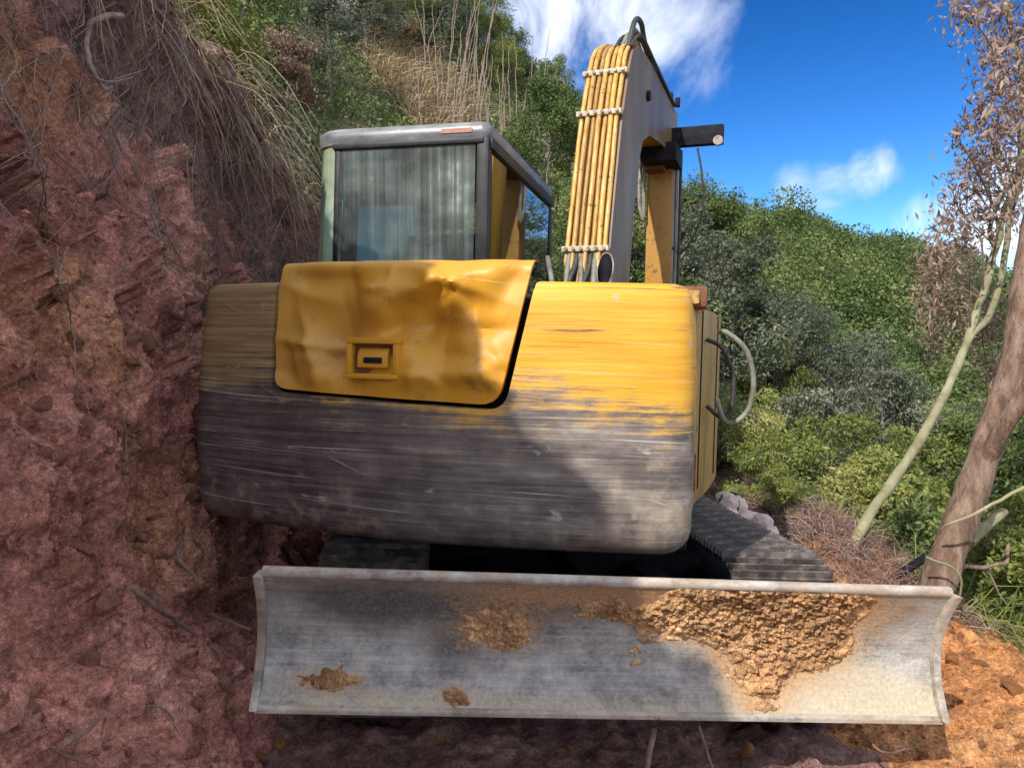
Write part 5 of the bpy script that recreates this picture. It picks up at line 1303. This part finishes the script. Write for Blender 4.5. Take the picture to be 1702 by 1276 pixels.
# loose crumbs of soil, too many to count
def crumbs(name, pts, sizes, mat, label):
    n = len(pts); o8 = np.array([(1, 0, 0), (-1, 0, 0), (0, 1, 0), (0, -1, 0), (0, 0, 1), (0, 0, -1)], float)
    f8 = np.array([(0, 2, 4), (2, 1, 4), (1, 3, 4), (3, 0, 4), (2, 0, 5), (1, 2, 5), (3, 1, 5), (0, 3, 5)])
    jit = 1 + rs.normal(0, .22, (n, 6, 1)); A = rs.normal(size=(n, 3, 3)); Q = np.linalg.qr(A)[0]
    V = np.einsum('nij,nkj->nki', Q, o8[None] * jit * rs.uniform(.6, 1.2, (n, 1, 3))) * sizes[:, None, None] + pts[:, None]
    me = mesh_np(name, V.reshape(-1, 3), (f8[None] + 6 * np.arange(n)[:, None, None]).reshape(-1, 3), smooth=False); me.materials.append(MAT[mat])
    return tag(link(bpy.data.objects.new(name, me)), label, kind='stuff')
gsel = np.where((px_ > 1.38) & (px_ < 3.0) & (py_ > 1.9) & (py_ < 4.6))[0]
kk = rs.choice(gsel, 7000); pt = np.stack([px_[kk], py_[kk], Z[kk]], 1) + rs.normal(0, .008, (len(kk), 3)) * np.array([1, 1, .2])
crumbs('soil_crumbs', pt, np.exp(rs.normal(-5.0, .5, len(kk))), 'ground', 'loose crumbs of orange soil right of the blade')
bsel = np.where((yy > 1.6) & (yy < 4.5) & (ss < .75))[0]; kk = rs.choice(bsel, 9000, p=(lambda w_: w_ / w_.sum())(1.25 - ss[bsel]))
crumbs('bank_crumbs', P_bank[kk] + rs.normal(0, .006, (len(kk), 3)), np.exp(rs.normal(-5.0, .5, len(kk))), 'bank', 'loose red crumbs clinging to the bank')
# heap of orange soil behind the right half of the blade
xs_, ys_ = np.meshgrid(np.linspace(-1, 1, 70), np.linspace(-1, 1, 60)); q = np.stack([xs_.ravel(), ys_.ravel(), xs_.ravel() * 0], 1)
rr = np.hypot(q[:, 0], q[:, 1]); w1, _, _ = worley(q * 5); zz = .62 * np.clip(1 - rr ** 2, 0, 1) ** .8 * (1 + .3 * fbm(q * 2, 3)) + (.5 - w1) * .06 * (rr < .95)
hp_ = at(1400, 985, 3.75)
V = np.stack([hp_[0] + q[:, 0] * .26, hp_[1] + q[:, 1] * .26, .02 + zz * .62], 1); i = np.arange(70 * 60).reshape(60, 70)
f = np.stack([i[:-1, :-1], i[:-1, 1:], i[1:, 1:], i[1:, :-1]], -1).reshape(-1, 4); me = mesh_np('soil_heap', V, f); me.materials.append(MAT['ground'])
tag(link(bpy.data.objects.new('soil_heap', me)), 'heap of orange soil behind the right end of the blade', kind='structure')

# ------------------------------------------------------------------ tell look-alikes apart by their order in the picture
ORD = ['leftmost', 'second from the left', 'third from the left', 'fourth from the left', 'fifth from the left', 'sixth from the left', 'seventh from the left', 'eighth from the left', 'ninth from the left', 'tenth from the left']
from collections import defaultdict
sets = defaultdict(list)
for o in list(C.objects):
    if o.parent is None and o.get('category') in ('tree', 'shrub', 'stalk') and o.get('group'): sets[o['label']].append(o)
for lab_, obs in sets.items():
    if len(obs) < 2: continue
    obs.sort(key=lambda o: proj(np.array(o.location) + np.array([0, 0, .5]))[0]); n_ = len(obs)
    for k, o in enumerate(obs):
        if k < len(ORD) and k <= n_ // 2: w_ = ORD[k]
        else:
            j = n_ - 1 - k; w_ = 'rightmost' if j == 0 else (ORD[j].replace('left', 'right') if j < len(ORD) else f'about {k + 1}th from the left')
        o['label'] = f'{lab_}, {w_}'
